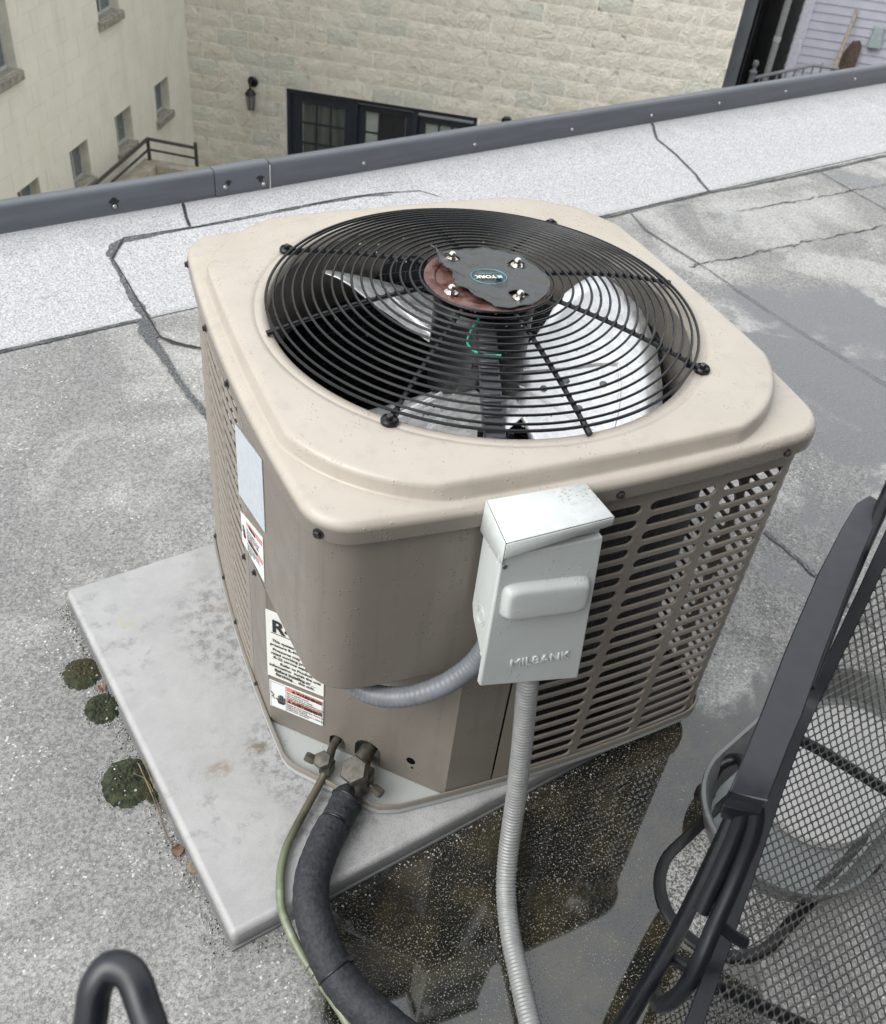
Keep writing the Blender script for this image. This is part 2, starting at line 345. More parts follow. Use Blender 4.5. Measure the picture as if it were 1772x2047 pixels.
ribbon('seam_tar', [(.442, 2.25, 1.2), (.470, 2.299, 1.6), (.512, 2.324, 1.0), (.609, 2.322, .8), (.702, 2.322, .4), (.796, 2.319, .25), (1.201, 2.322, .3)], .020, M['tar'], .0055)
ribbon('seam_crack', [(.442, 2.237, 1.4), (.522, 2.334, 1), (.609, 2.330, 1), (.796, 2.323, 1), (1.201, 2.330, 1), (1.423, 2.330, 1), (1.56, 2.320, 1.2), (1.725, 2.29, .8), (1.79, 2.23, .5)], .005, M['crack'], .0075)
ribbon('seam_tar', [(1.1, 2.322, .3), (1.3, 2.327, .9), (1.5, 2.32, 1.2), (1.6, 2.30, .3)], .010, M['tar'], .006)
ribbon('seam_crack', W([(.764, 2.332), (.775, 2.39), (.804, 2.486)], 1.2, .8), .009, M['crack'], .0065)
ribbon('seam_tar', W([(1.78, 1.9), (2.465, 1.886), (2.74, 1.894), (3.023, 1.896), (3.26, 1.880), (3.772, 1.868), (4.264, 1.868), (4.9, 1.86), (9, 1.86)]), .010, M['tar'], .0065)
ribbon('seam_crack', W([(1.78, 1.904), (2.465, 1.892), (2.74, 1.899), (3.023, 1.901), (3.26, 1.888), (3.772, 1.873), (4.264, 1.873), (4.9, 1.866), (9, 1.866)]), .004, M['crack'], .009)
ribbon('seam_tar', W([(3.2, 2.486), (3.102, 2.344), (3.107, 2.215), (3.089, 2.055), (3.030, 1.905)], 1, 1), .012, M['tar'], .0055)
ribbon('seam_crack', W([(3.204, 2.486), (3.106, 2.344), (3.111, 2.215), (3.093, 2.055), (3.034, 1.905)], 1, .7), .004, M['crack'], .0075)
ribbon('seam_tar', [(2.523, 1.875, .8), (2.472, 1.731, 1), (2.464, 1.518, .8), (2.462, 1.405, .6), (2.43, .963, .4), (2.42, .2, .4)], .010, M['tar'], .005)
ribbon('seam_tar', W([(3.749, 1.855), (3.716, 1.654), (3.69, 1.432), (3.67, .8)]), .006, M['tar'], .005)
for a, b, q in ((3.0, 3.9, 1.70), (2.40, 3.65, 1.41)):
    u = a
    while u < b:
        l = random.uniform(.03, .09); v0 = q - (u - a) * .08 + random.uniform(-.006, .006)
        ribbon('seam_crack', [(u, v0, .4), (u + l * .5, v0 + random.uniform(-.009, .009), 1), (u + l, v0 - .004, .3)], .005, M['crack'], .004, jag=.8); u += l * random.uniform(.45, .85)
ribbon('seam_tar', W([(1.47, .19), (1.462, .061), (1.451, -.047), (1.44, -.2)]), .012, M['tar'], .004)
ribbon('seam_crack', [(3.476, 2.353, .3), (3.469, 2.317, 1), (3.504, 2.291, .3)], .003, M['crack'], .007)

# coping
cop = thing('edge_coping', rp(1.5, VE), 'long dark grey metal coping strip along the roof edge behind the unit', 'coping')
def coping_piece(u0, u1, mat, lift=0.0, parent=cop):
    z0 = zr(VE) - .012; prof = [(-.004 - lift, z0 - .0), (-.004 - lift, z0 + .10), (.001 - lift * .5, z0 + .113 + lift), (.008, z0 + .1165 + lift), (.036, z0 + .1165 + lift), (.040, z0 + .112), (.040, z0 - .15)]
    m = MB(); vs = []
    for u_ in (u0, u1):
        for a, z in prof: q = U * u_ + V * (VE + a); vs.append((q.x, q.y, z))
    k = len(prof); m.add(vs, [(j, j + 1, k + j + 1, k + j) for j in range(k - 1)] + [tuple(range(k - 1, -1, -1)), tuple(k + j for j in range(k))])
    return obj('coping_section', m, mat, parent, smooth=50)
coping_piece(-7, .935, M['coping']); coping_piece(1.165, 9, M['coping'])
coping_piece(.938, 1.158, M['coping'], .003)
m = MB(); q = U * 1.1605 + V * (VE - .0075); m.obox((q.x, q.y, .02), U * .003, V * .003, (0, 0, .105)); obj('joint_sealant', m, M['printwhite'], cop)
random.seed(4)
for u_, z_ in ((.554, .063), (.976, .067), (1.134, .054), (1.582, .069), (2.138, .071), (2.69, .066), (3.193, .07), (3.666, .075), (4.174, .08), (4.758, .086), (-.1, .066), (5.3, .08)):
    q = U * u_ + V * (VE - .004 - (.003 if .94 < u_ < 1.16 else 0)); m = MB()
    m.lathe([(0, .0065), (.0035, .0062), (.0038, .0045), (.0062, .004), (.0085, .0015), (.0088, 0)], (q.x, q.y, z_), 12, -V); obj('screw', m, M['cscrew'], cop)
for u_, z_, s_ in ((.554, .075, 1.4), (.99, .082, .8), (1.12, .078, 1)):          # black mastic smears above three screws
    q = U * u_ + V * (VE - .0052 - (.003 if .94 < u_ < 1.16 else 0)); m = MB(); vs = []
    for k in range(26):
        a = 2 * pi * k / 26; r = (.014 + random.uniform(-.003, .003)) * s_; vs.append(q + U * (r * cos(a) * (1.2 if sin(a) > 0 else .6)) + Vector((0, 0, z_ + r * sin(a) * 1.0)))
    m.add([q + Vector((0, 0, z_))] + vs, [(0, 1 + k, 1 + (k + 1) % 26) for k in range(26)]); obj('mastic_smear', m, M['crack'], cop)
# our building's outer wall below the coping and the alley floor
m = MB(); a = U * -7 + V * (VE + .03); b = U * 9 + V * (VE + .03); m.add([(a.x, a.y, -8), (b.x, b.y, -8), (b.x, b.y, .03), (a.x, a.y, .03)], [(0, 1, 2, 3)])
obj('parapet_wall', m, simple('render_wall', (.3, .29, .27), .8), kind='structure')
m = MB(); m.add([(-60, -60, -7.5), (70, -60, -7.5), (70, 80, -7.5), (-60, 80, -7.5)], [(0, 1, 2, 3)])
obj('ground', m, simple('alley_asphalt', (.06, .06, .06), .8, nscale=3, bump=.3), kind='structure')

# unseen dark wall added behind the camera; blocks low sky so front faces darken
hw_ = thing('sky_blocker_wall', rp(3, -1.75), 'unseen dark wall added behind the viewpoint to block low sky', 'wall')
m = MB(); m.obox(U * -1.2 + V * -1.95 + Vector((0, 0, -.05)), U * 9, V * .2, (0, 0, 4.2)); obj('wall_core', m, simple('dark_blocker_paint', (.07, .07, .072), .7), hw_, smooth=0)
# ------------------------------------------------------------------ equipment pad
pd = Vector((.984, .178, 0)).normalized(); pe = Vector((-pd.y, pd.x, 0)); P0 = Vector((-.185, -.138, -.046))
g = G('weathered_plastic_pad'); p = g.pos(); X, Y, Z = g.xyz(p)
f = g.noise(7, 6, .7, dist=.3); f2 = g.noise(26, 5, .7); f3 = g.noise(330, 2, .7)
c = g.mix(g.ss(f, .3, .7), (.32, .32, .316), (.385, .385, .38))
c = g.mix(g.ma('MULTIPLY', g.ss(f2, .5, .68), g.ss(g.noise(4.5, 3), .42, .62)), c, (.25, .25, .25))
ring = g.ma('ABSOLUTE', g.ma('SUBTRACT', g.noise(5.2, 4, .5, dist=1.6), .5)); c = g.mix(g.ss(ring, .07, .0, 0, .08), c, (.52, .53, .53))
c = g.mix(g.ss(g.noise(3.4, 4, .6), .6, .75, 0, .4), c, (.36, .33, .27))
for b in ((-.02, .52, .12, .19, .75, .2), (.02, .16, .10, .14, .8, .4), (.07, .02, .16, .06, .7, .3)):
    c = g.mix(g.ma('MULTIPLY', blob(g, X, Y, *b), g.ss(g.noise(38, 6, .8), .44, .62)), c, (.13, .13, .13))
c = g.mix(g.ma('MULTIPLY', g.ss(g.ma('ADD', X, g.ma('MULTIPLY', Y, .0)), -.09, .0), g.ss(f3, .5, .72, 0, .75)), c, (.07, .07, .07))
c = g.mix(g.ss(f3, .5, .75, 0, .25), c, (.55, .55, .53))
for (bx, by, br, col) in ((-.235, .62, .026, (.36, .35, .25)), (-.13, .185, .03, (.25, .2, .15)), (-.04, .60, .02, (.24, .19, .14)), (-.055, .21, .022, (.16, .12, .08))):
    c = g.mix(g.ma('MULTIPLY', blob(g, X, Y, bx, by, br, br * .7, .9), g.ss(f2, .38, .6)), c, col)
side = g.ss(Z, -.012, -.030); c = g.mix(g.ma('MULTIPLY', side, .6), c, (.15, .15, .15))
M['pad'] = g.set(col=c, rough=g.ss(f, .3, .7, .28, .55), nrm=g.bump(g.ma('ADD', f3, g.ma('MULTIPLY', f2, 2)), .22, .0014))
m = MB()
pl = .905; m.obox(P0, pd * pl, pe * .907, (0, 0, .046))
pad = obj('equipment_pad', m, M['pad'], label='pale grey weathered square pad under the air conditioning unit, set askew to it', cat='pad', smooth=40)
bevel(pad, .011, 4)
m = MB(); m.obox(P0 - pd * .003 - pe * .003 - Vector((0, 0, .003)), pd * (pl + .006), pe * (.913), (0, 0, .006)); obj('pad_flange', m, simple('pad_flange_grey', (.16, .165, .165), .5), pad)
# ------------------------------------------------------------------ outline of the condenser (bowed square with round corners)
HM = .43; RC = .067; SB = .0188
def outline(h, rc=RC, s=SB, n=24, nc=10):
    a = h - rc; R = (a * a + s * s) / (2 * s); th = math.asin(a / R)
    side = [(R * sin(-th + 2 * th * i / (n - 1)), -(h + s) + R - R * cos(-th + 2 * th * i / (n - 1))) for i in range(n)]
    e = side[-1]; st = (-side[0][1], side[0][0]); c = hypot(st[0] - e[0], st[1] - e[1]); ang = pi / 2 - 2 * th; rr = c / (2 * sin(ang / 2))
    cc = (e[0] - sin(th) * rr, e[1] + cos(th) * rr); b0 = atan2(e[1] - cc[1], e[0] - cc[0])
    q = side + [(cc[0] + rr * cos(b0 + ang * k / nc), cc[1] + rr * sin(b0 + ang * k / nc)) for k in range(1, nc)]; o = []
    for _ in range(4): o += q; q = [(-y, x) for x, y in q]
    return [(x + HM, y + HM) for x, y in o]
class Path:
    def __init__(s, pts, closed=True):
        s.p = pts + [pts[0]] if closed else pts; s.l = [0]
        for a, b in zip(s.p, s.p[1:]): s.l.append(s.l[-1] + hypot(b[0] - a[0], b[1] - a[1]))
        s.L = s.l[-1]
    def at(s, t):
        t = t % s.L
        import bisect
        i = min(max(bisect.bisect_right(s.l, t) - 1, 0), len(s.p) - 2); a, b = s.p[i], s.p[i + 1]; L = s.l[i + 1] - s.l[i] or 1; k = (t - s.l[i]) / L
        # smoothed normal
        def nrm(j):
            j %= (len(s.p) - 1); a_, b_ = s.p[j], s.p[j + 1]; d = hypot(b_[0] - a_[0], b_[1] - a_[1]) or 1; return ((b_[1] - a_[1]) / d, -(b_[0] - a_[0]) / d)
        n0 = nrm(i); o = nrm(i - 1) if k < .5 else nrm(i + 1); wgt = abs(k - .5); nx = n0[0] * (1 - wgt) + o[0] * wgt; ny = n0[1] * (1 - wgt) + o[1] * wgt; q = hypot(nx, ny)
        return (a[0] + (b[0] - a[0]) * k, a[1] + (b[1] - a[1]) * k), (nx / q, ny / q)
    def near(s, x, y):
        best = min(range(len(s.p) - 1), key=lambda i: hypot(s.p[i][0] - x, s.p[i][1] - y)); return s.l[best]
    def find(s, x, y):
        return min((hypot(s.at(s.L * i / 4000)[0][0] - x, s.at(s.L * i / 4000)[0][1] - y), s.L * i / 4000) for i in range(4000))[1]
BP = Path(outline(HM))
def bul(x): R = ((HM - RC) ** 2 + SB ** 2) / (2 * SB); return -SB + R - sqrt(R * R - (x - HM) ** 2)
T0 = BP.find(.347, bul(.347)); TA = BP.find(.378, bul(.378)); T1 = BP.find(bul(.365), .365)

ac = thing('air_conditioner', (.43, .43, 0), 'large beige air conditioning condenser with round black fan grille, standing on the grey pad', 'air conditioner')
ZS = .717
# base pan
def prism(m, poly, z0, z1, inner=None):
    n = len(poly); m.add([(x, y, z0) for x, y in poly] + [(x, y, z1) for x, y in poly], [tuple(range(n - 1, -1, -1)), tuple(range(n, 2 * n))] + [(i, (i + 1) % n, n + (i + 1) % n, n + i) for i in range(n)])
bo = outline(HM + .006); bpoly = []
for x, y in bo:
    # cut the front corner off along the pan's chamfer line  (from (-.02,.15) to (.125,-.02))
    if (x + .022) * .17 + (y - .152) * .147 > -1e-9: bpoly.append((x, y))
fr = [(-.0155, .165), (-.010, .146), (0, .130), (.108, .008), (.122, -.004), (.14, -.0095)]
i0 = max(range(len(bpoly)), key=lambda i: hypot(bpoly[i][0] - bpoly[i - 1][0], bpoly[i][1] - bpoly[i - 1][1]))
bpoly = bpoly[i0:] + bpoly[:i0]
bpoly = [q for q in bpoly if not (q[0] < .15 and q[1] < .17)]
i0 = max(range(len(bpoly)), key=lambda i: hypot(bpoly[i][0] - bpoly[i - 1][0], bpoly[i][1] - bpoly[i - 1][1])); bpoly = bpoly[i0:] + bpoly[:i0]
bpoly = bpoly + fr
m = MB(); n = len(bpoly); cx = sum(q[0] for q in bpoly) / n; cy = sum(q[1] for q in bpoly) / n
def inset(d): return [(cx + (x - cx) * (1 - d / hypot(x - cx, y - cy)), cy + (y - cy) * (1 - d / hypot(x - cx, y - cy))) for x, y in bpoly]
lv = [(inset(.004), .002), (bpoly, .004), (bpoly, .0152), (bpoly, .026), (inset(.0015), .0285), (inset(.0045), .0285), (inset(.006), .026), (inset(.007), .014)]
for q, z in lv: m.v += [(x, y, z) for x, y in q]
m.f += [(j * n + i, j * n + (i + 1) % n, (j + 1) * n + (i + 1) % n, (j + 1) * n + i) for j in range(len(lv) - 1) for i in range(n)]
m.f.append(tuple((len(lv) - 1) * n + i for i in range(n)))
obj('base_pan', m, M['pan'], ac, smooth=50)

_m = M['pan']; _t = _m.node_tree; _p = [n for n in _t.nodes if n.type == 'BSDF_PRINCIPLED'][0]; _src = _p.inputs['Base Color'].links[0].from_socket
_g = _t.nodes.new('ShaderNodeNewGeometry'); _x = _t.nodes.new('ShaderNodeSeparateXYZ'); _r = _t.nodes.new('ShaderNodeMapRange'); _mx = _t.nodes.new('ShaderNodeMixRGB'); _xy = _t.nodes.new('ShaderNodeMapRange'); _ml = _t.nodes.new('ShaderNodeMath'); _ml.operation = 'MULTIPLY'
_r.inputs[1].default_value = .0150; _r.inputs[2].default_value = .0160; _t.links.new(_g.outputs['Position'], _x.inputs[0]); _t.links.new(_x.outputs[2], _r.inputs[0]); _t.links.new(_r.outputs[0], _mx.inputs[0])
_mx.inputs[2].default_value = (.21, .19, .165, 1); _t.links.new(_src, _mx.inputs[1]); _t.links.new(_mx.outputs[0], _p.inputs['Base Color'])
# louvred sheet panels: 21 rows of stadium slots
def bay_template(w_, h_):
    hw, hr = w_ / 2 - .0092, .0095; pts = []; outr = []
    cxs = hw - hr
    for a in (90, 60, 30, 0, -30, -60, -90):
        r = radians(a); pts.append((cxs + hr * cos(r), hr * sin(r), cos(r), sin(r)))
        outr.append({90: (cxs, h_ / 2), 60: (w_ / 2, h_ / 2), 30: (w_ / 2, h_ * .22), 0: (w_ / 2, 0), -30: (w_ / 2, -h_ * .22), -60: (w_ / 2, -h_ / 2), -90: (cxs, -h_ / 2)}[a])
    for k in (1, 2, 3): x = cxs - 2 * cxs * k / 4; pts.append((x, -hr, 0, -1)); outr.append((x, -h_ / 2))
    L = [(-a, -b, -c, -d) for a, b, c, d in pts]; LO = [(-a, -b) for a, b in outr]
    return pts + L, outr + LO
def louvre(name, cols, ta, pitch, tstart, tend):
    m = MB(); zlo, n_r, ph = .042, 21, .0316
    tp, to = bay_template(pitch, ph); n = len(tp)
    rings = [None, (.0040, 0.0008), (.0016, .0003), (.0003, -.0010), (0, -.0024), (.0006, -.0038)]
    for c_ in cols:
        tc = ta + (c_ + .5) * pitch
        for r_ in range(n_r):
            zc = zlo + r_ * ph; vs = []
            for k, rg in enumerate(rings):
                for (px, pz, nx, nz), (ox, oz) in zip(tp, to):
                    if rg is None: s_, z_, d_ = ox, oz, 0
                    else: s_, z_, d_ = px + nx * rg[0], pz + nz * rg[0], rg[1]
                    (x, y), (ax, ay) = BP.at(tc + s_); vs.append((x + ax * d_, y + ay * d_, zc + z_))
            m.add(vs, [(j * n + i, (j + 1) * n + i, (j + 1) * n + (i + 1) % n, j * n + (i + 1) % n) for j in range(len(rings) - 1) for i in range(n)])
    # plain margins
    zb, zt_ = zlo - ph / 2, zlo + (n_r - .5) * ph
    def plain(t0, t1, z0, z1, st=24):
        q = max(2, int(abs(t1 - t0) / .02)); vs = []
        for i in range(q + 1):
            (x, y), _ = BP.at(t0 + (t1 - t0) * i / q); vs += [(x, y, z0), (x, y, z1)]
        m.add(vs, [(2 * i, 2 * i + 2, 2 * i + 3, 2 * i + 1) for i in range(q)])
    plain(tstart, tend, .0, zb); plain(tstart, tend, zt_, .745)
    a, b = ta + cols[0] * pitch, ta + (cols[-1] + 1) * pitch
    if a - tstart > 1e-4: plain(tstart, a, zb, zt_)
    if tend - b > 1e-4: plain(b, tend, zb, zt_)
    for v in range(len(m.v)): x, y, z = m.v[v]; m.v[v] = (x, y, max(z, .006))
    return obj(name, m, M['louvre'], ac, smooth=60)
NC = 18; PITCH = (T1 - .012 - TA) / NC if T1 > TA else (T1 + BP.L - .012 - TA) / NC
TE = T1 if T1 > TA else T1 + BP.L
louvre('louvred_panel', range(0, 9), TA, PITCH, T0, TA + 9 * PITCH)
louvre('louvred_panel', range(9, 18), TA, PITCH, TA + 9 * PITCH, TE)
# coil behind the louvres
cp = Path(outline(HM - .045, .20, .012, 24, 16)); g = G('condenser_coil'); U_, V_, W_ = g.xyz(g.uv())
row = g.ss(g.ma('ABSOLUTE', g.ma('SUBTRACT', g.ma('FRACT', g.ma('MULTIPLY', V_, 42)), .5)), .44, .49)
colm = g.ss(g.ma('ABSOLUTE', g.ma('SUBTRACT', g.ma('FRACT', g.ma('ADD', g.ma('MULTIPLY', U_, 22), g.ma('MULTIPLY', g.ma('FLOOR', g.ma('MULTIPLY', V_, 42)), .5))), .5)), .47, .495)
ln = g.ma('MAXIMUM', row, colm)
M['coil'] = g.set(col=g.mix(ln, (.012, .012, .014), (.10, .105, .11)), rough=.5, nrm=g.bump(ln, .4, .002))
ca = cp.find(.345, .03); cb = cp.find(.03, .345); cb = cb if cb > ca else cb + cp.L; m = MB(); q = 160; vs = []; uvs = []
for i in range(q + 1):
    t = ca + (cb - ca) * i / q; (x, y), (nx, ny) = cp.at(t)
    for d in (0, -.028):
        for z in (.02, .70): vs.append((x + nx * d, y + ny * d, z)); uvs.append((t - ca, z))
m.add(vs, sum([[(4 * i, 4 * i + 1, 4 * i + 5, 4 * i + 4), (4 * i + 2, 4 * i + 6, 4 * i + 7, 4 * i + 3), (4 * i + 1, 4 * i + 3, 4 * i + 7, 4 * i + 5)] for i in range(q)], []))
me = m.mesh('coil', M['coil']); ul_ = me.uv_layers.new(name='UVMap')
for lp in me.loops: ul_.data[lp.index].uv = uvs[lp.vertex_index]
link('coil', me, ac)
# service compartment wall + dark floor sheet added to hold the inner shade
m = MB(); m.obox((.345, .03, .03), (.003, 0, 0), (0, .30, 0), (0, 0, .40)); m.obox((.03, .33, .03), (.31, 0, 0), (0, .003, 0), (0, 0, .40)); fl_ = [q for q in outline(HM - .003) if q[0] + q[1] > .36]; m.add([(x, y, .0172) for x, y in fl_], [tuple(range(len(fl_)))])
obj('inner_wall', m, M['inside'], ac)

# corner panels
def wall(m, pts, z0, z1):
    vs = []
    for x, y in pts: vs += [(x, y, z0), (x, y, z1)]
    m.add(vs, [(2 * i, 2 * i + 2, 2 * i + 3, 2 * i + 1) for i in range(len(pts) - 1)])
seg = []
tt = T1; end = T0 + BP.L if T0 < T1 else T0
N_ = 60
for i in range(N_ + 1): seg.append(BP.at(T1 + .0015 + (end - T1 - .003) * i / N_)[0])
ZB = .388
m = MB(); wall(m, [(x, y) for x, y in seg], ZB + .004, .745)
ins = [(x + (HM - x) * .008, y + (HM - y) * .008) for x, y in seg]; ins2 = [(x + (HM - x) * .035, y + (HM - y) * .035) for x, y in seg]
k = len(seg); vs = [(x, y, ZB + .004) for x, y in seg] + [(x, y, ZB + .001) for x, y in [((a[0] * .8 + b[0] * .2), (a[1] * .8 + b[1] * .2)) for a, b in zip(seg, ins)]] + [(x, y, ZB) for x, y in ins] + [(x, y, ZB) for x, y in ins2]
m.add(vs, [(j * k + i, (j + 1) * k + i, (j + 1) * k + i + 1, j * k + i + 1) for j in range(3) for i in range(k - 1)])
flo = [q for q in ins2]; m.add([(x, y, ZB + .0005) for x, y in flo] , [tuple(range(len(flo)))])
obj('control_box_cover', m, M['body'], ac, smooth=40)
# lower service panel with its chamfer; valve openings cut out
A = Vector((bul(.257), .257, 0)); B = Vector((.25, bul(.25), 0)); CT = (B - A).normalized(); CN = Vector((CT.y, -CT.x, 0)); CL = (B - A).length
if CN.x > 0: CN = -CN
left = [BP.at(T1 + .0015 + (BP.find(A.x, A.y) - T1 - .0015) * i / 5)[0] for i in range(6)]
right = [BP.at(BP.find(B.x, B.y) + ((T0 if T0 > BP.find(B.x, B.y) else T0 + BP.L) - .004 - BP.find(B.x, B.y)) * i / 5)[0] for i in range(6)]
m = MB(); left[-1] = (A.x, A.y); right[0] = (B.x, B.y); wall(m, left, .016, ZB); wall(m, right, .016, ZB)
bm = bmesh.new()
def lp2(pts): vs = [bm.verts.new((a, b, 0)) for a, b in pts]; return [bm.edges.new((vs[i], vs[(i + 1) % len(vs)])) for i in range(len(vs))]
def arch(c, r, z0, z1, n=10): return [(c - r, z0)] + [(c - r * cos(pi * k / n), z1 + r * sin(pi * k / n)) for k in range(n + 1)] + [(c + r, z0)]
def arch_(c, r, z0, z1): return [(c - r, z0)] + [(c - r * cos(pi * k / 12), z1 + r * sin(pi * k / 12)) for k in range(13)] + [(c + r, z0)]
holes = [arch_(.150, .0175, .024, .040), arch_(.215, .0275, .024, .053), [(.304 + .0095 * cos(k * pi / 6), .077 + .0095 * sin(k * pi / 6)) for k in range(12)], [(.308 + .003 * cos(k * pi / 4), .058 + .003 * sin(k * pi / 4)) for k in range(8)]]
E_ = lp2([(0, .016), (CL, .016), (CL, ZB), (0, ZB)])
for h in holes: E_ += lp2(h)
r_ = bmesh.ops.triangle_fill(bm, use_beauty=True, edges=E_)
inside_f = []
bm.verts.index_update(); vs = [A + CT * v.co.x + Vector((0, 0, v.co.y)) for v in bm.verts]
m.add(vs, [tuple(v.index for v in f.verts) for f in bm.faces]); bm.free()
for h in holes[:2]:                        # turned-in rims of the openings
    kk = len(h); vs = [A + CT * a + Vector((0, 0, b)) for a, b in h] + [A + CT * a + Vector((0, 0, b)) - CN * .012 for a, b in h]; m.add(vs, [(i, (i + 1) % kk, kk + (i + 1) % kk, kk + i) for i in range(kk)])
obj('service_panel', m, M['body'], ac, smooth=12)
m = MB(); m.obox(A - CN * .06 + CT * .08 + Vector((0, 0, .016)), CT * .27, -CN * .002, (0, 0, .2)); obj('inner_wall', m, M['inside'], ac)  # dark backing added so the valve openings look unlit
# top cover
ZSH, ZPL = .757, .786
out0 = outline(HM + .0109); out1 = outline(HM + .0109); 
def rr_sq(h, r, s=.006): return outline(h, r, s, 24, 24)
def radial(poly):
    pa = sorted([(atan2(y - HM, x - HM), hypot(x - HM, y - HM)) for x, y in poly]); pa = [(pa[-1][0] - 2 * pi, pa[-1][1])] + pa + [(pa[0][0] + 2 * pi, pa[0][1])]
    def f(t):
        for (a, ra), (b, rb) in zip(pa, pa[1:]):
            if a <= t <= b:
                x0, y0, x1, y1 = ra * cos(a), ra * sin(a), rb * cos(b), rb * sin(b); dx, dy = x1 - x0, y1 - y0
                den = cos(t) * dy - sin(t) * dx
                return (x0 * dy - y0 * dx) / den if abs(den) > 1e-12 else ra
    return f
NA = 288; ang = [-pi + 2 * pi * (i + .5) / NA for i in range(NA)]
F0 = radial(outline(HM + .0109)); FP = radial(rr_sq(.450, .275)); FQ = radial(rr_sq(.4395, .258))
rings = [(lambda t: F0(t) - .0012, ZS), (F0, ZS + .0006), (F0, .7385), (lambda t: F0(t) - .0005, .7425), (lambda t: F0(t) - .0028, .7480), (lambda t: F0(t) - .0062, .7522), (lambda t: F0(t) - .0105, .7550), (lambda t: F0(t) - .0155, .7562)]
def rmin(f, d): return lambda t: min(f(t), F0(t) - d)
rings += [(rmin(FP, .0175), .7564), (rmin(lambda t: FP(t) - .0014, .0195), .7572), (rmin(lambda t: FP(t) - .0035, .0215), .7605), (rmin(lambda t: FQ(t) + .0035, .0255), .7760), (rmin(lambda t: FQ(t) + .001, .028), .7815), (rmin(lambda t: FQ(t) - .0025, .0315), .7846), (rmin(lambda t: FQ(t) - .008, .037), .7857)]
RO = .372
rings += [(lambda t: .4035, .7862), (lambda t: .3965, .7862), (lambda t: .3945, .7846), (lambda t: .3925, .7846), (lambda t: .391, .7856), (lambda t: RO + .009, .7850), (lambda t: RO + .003, .7832), (lambda t: RO, .779), (lambda t: RO - .001, .765)]
m = MB(); vs = []
for f, z in rings: vs += [(HM + f(t) * cos(t), HM + f(t) * sin(t), z) for t in ang]
m.add(vs, [(j * NA + i, j * NA + (i + 1) % NA, (j + 1) * NA + (i + 1) % NA, (j + 1) * NA + i) for j in range(len(rings) - 1) for i in range(NA)])
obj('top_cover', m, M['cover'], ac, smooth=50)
m = MB(); m.lathe([(RO - .0012, .7655), (RO - .002, .70), (RO + .004, .63), (RO + .015, .615)], (HM, HM, 0), 96); obj('fan_shroud', m, M['shroud'], ac)
# screws
def hexscrew(pt, nrm, r=.0062, parent=ac, mat=None, name='screw', h=.006):
    m = MB(); m.lathe([(0, h), (r * .72, h), (r * .78, h * .92), (r * .78, h * .3)], pt, 6, nrm); m.lathe([(r * .78, h * .3), (r * 1.15, h * .28), (r * 1.15, 0)], pt, 12, nrm)
    return obj(name, m, mat or M['screw'], parent, smooth=25)
CP_ = Path(outline(HM + .0109))
for x, y, z in ((bul(.40), .397, .728), (bul(.57), .571, .728), (bul(.81), .80, .730), (.20, bul(.20), .0), (.455, bul(.455), .728), (.775, bul(.775), .727)):
    if z == 0: continue
    (px, py), (nx, ny) = CP_.at(CP_.find(x, y)); hexscrew((px, py, z), (nx, ny, 0))
(px, py), (nx, ny) = CP_.at(CP_.find(.0, .012)); hexscrew((px, py, .727), (nx, ny, 0), .0075)
for x, y, z in ((0, .391, .344), (0, .318, .372), (0, .52, .030), (0, .66, .030), (0, .345, .028), (0, .80, .03)):
    (px, py), (nx, ny) = BP.at(BP.find(x + bul(y), y)); hexscrew((px, py, z), (nx, ny, 0), .0058)
# fan, motor
fm = MB(); fm.lathe([(0, .60), (.030, .602), (.072, .612), (.086, .63), (.088, .70), (.088, .795), (.080, .806), (.03, .808)], (HM, HM, 0), 40); motor = obj('fan_motor', fm, M['motor'], ac)
hz = .7966 + .047
m = MB(); m.lathe([(0, hz - .004), (.05, hz - .004), (.088, hz - .004), (.091, hz - .001), (.104, hz), (.109, hz - .001), (.109, hz - .004), (.09, hz - .007)], (HM, HM, 0), 56); hub = obj('motor_plate', m, M['rust'], ac)
# torn decal: covers the plate except the left third, its torn edge curled up
m = MB(); vs = []; NR, NT = 16, 72; RD = .1075
random.seed(5); edge = {}
tears = [random.uniform(-.004, .004) for _ in range(60)]
dn = Vector((-1, -.06)).normalized()           # the missing side
for j in range(NR + 1):
    for i in range(NT):
        a = 2 * pi * i / NT; r = RD * j / NR; x, y = r * cos(a), r * sin(a); s_ = x * dn.x + y * dn.y; tcross = -x * dn.y + y * dn.x
        lim = .064 - 2.6 * tcross * tcross + .003 * sin(tcross * 120) + tears[int((tcross + .12) * 240) % 60] * .5 + (.02 * (-tcross - .02) / .08 if tcross < -.02 else 0)
        if s_ > lim: x -= dn.x * (s_ - lim); y -= dn.y * (s_ - lim); s_ = lim
        lift = max(0, s_ - (lim - .03)) / .03
        z = .0028 + lift ** 2 * (.006 + .026 * max(0, -tcross * 12)) + .0020 * sin(x * 90 + 1 + y * 30) * sin(y * 75) + .0012 * sin(x * 160 - y * 110)
        dxy = lift ** 2 * .01 * max(0, -tcross * 12); vs.append((HM + x + dn.x * dxy, HM + y + dn.y * dxy, hz + z))
fs = [(j * NT + i, j * NT + (i + 1) % NT, (j + 1) * NT + (i + 1) % NT, (j + 1) * NT + i) for j in range(NR) for i in range(NT)]
NUT = [(.080, 24), (.079, -70.7), (.086, -159), (.086, 112)]
def innut(f):
    c = sum((Vector(vs[i]) for i in f), Vector()) / 4
    for r, a in NUT[:2]:
        qx = HM + (r - .004) * cos(radians(a)); qy = HM + (r - .004) * sin(radians(a))
        if hypot((c.x - qx), (c.y - qy)) < .0155: return True
    return hypot(c.x - HM - .086 * cos(radians(112)), c.y - HM - .086 * sin(radians(112))) < .013
fs = [f for f in fs if not innut(f)]
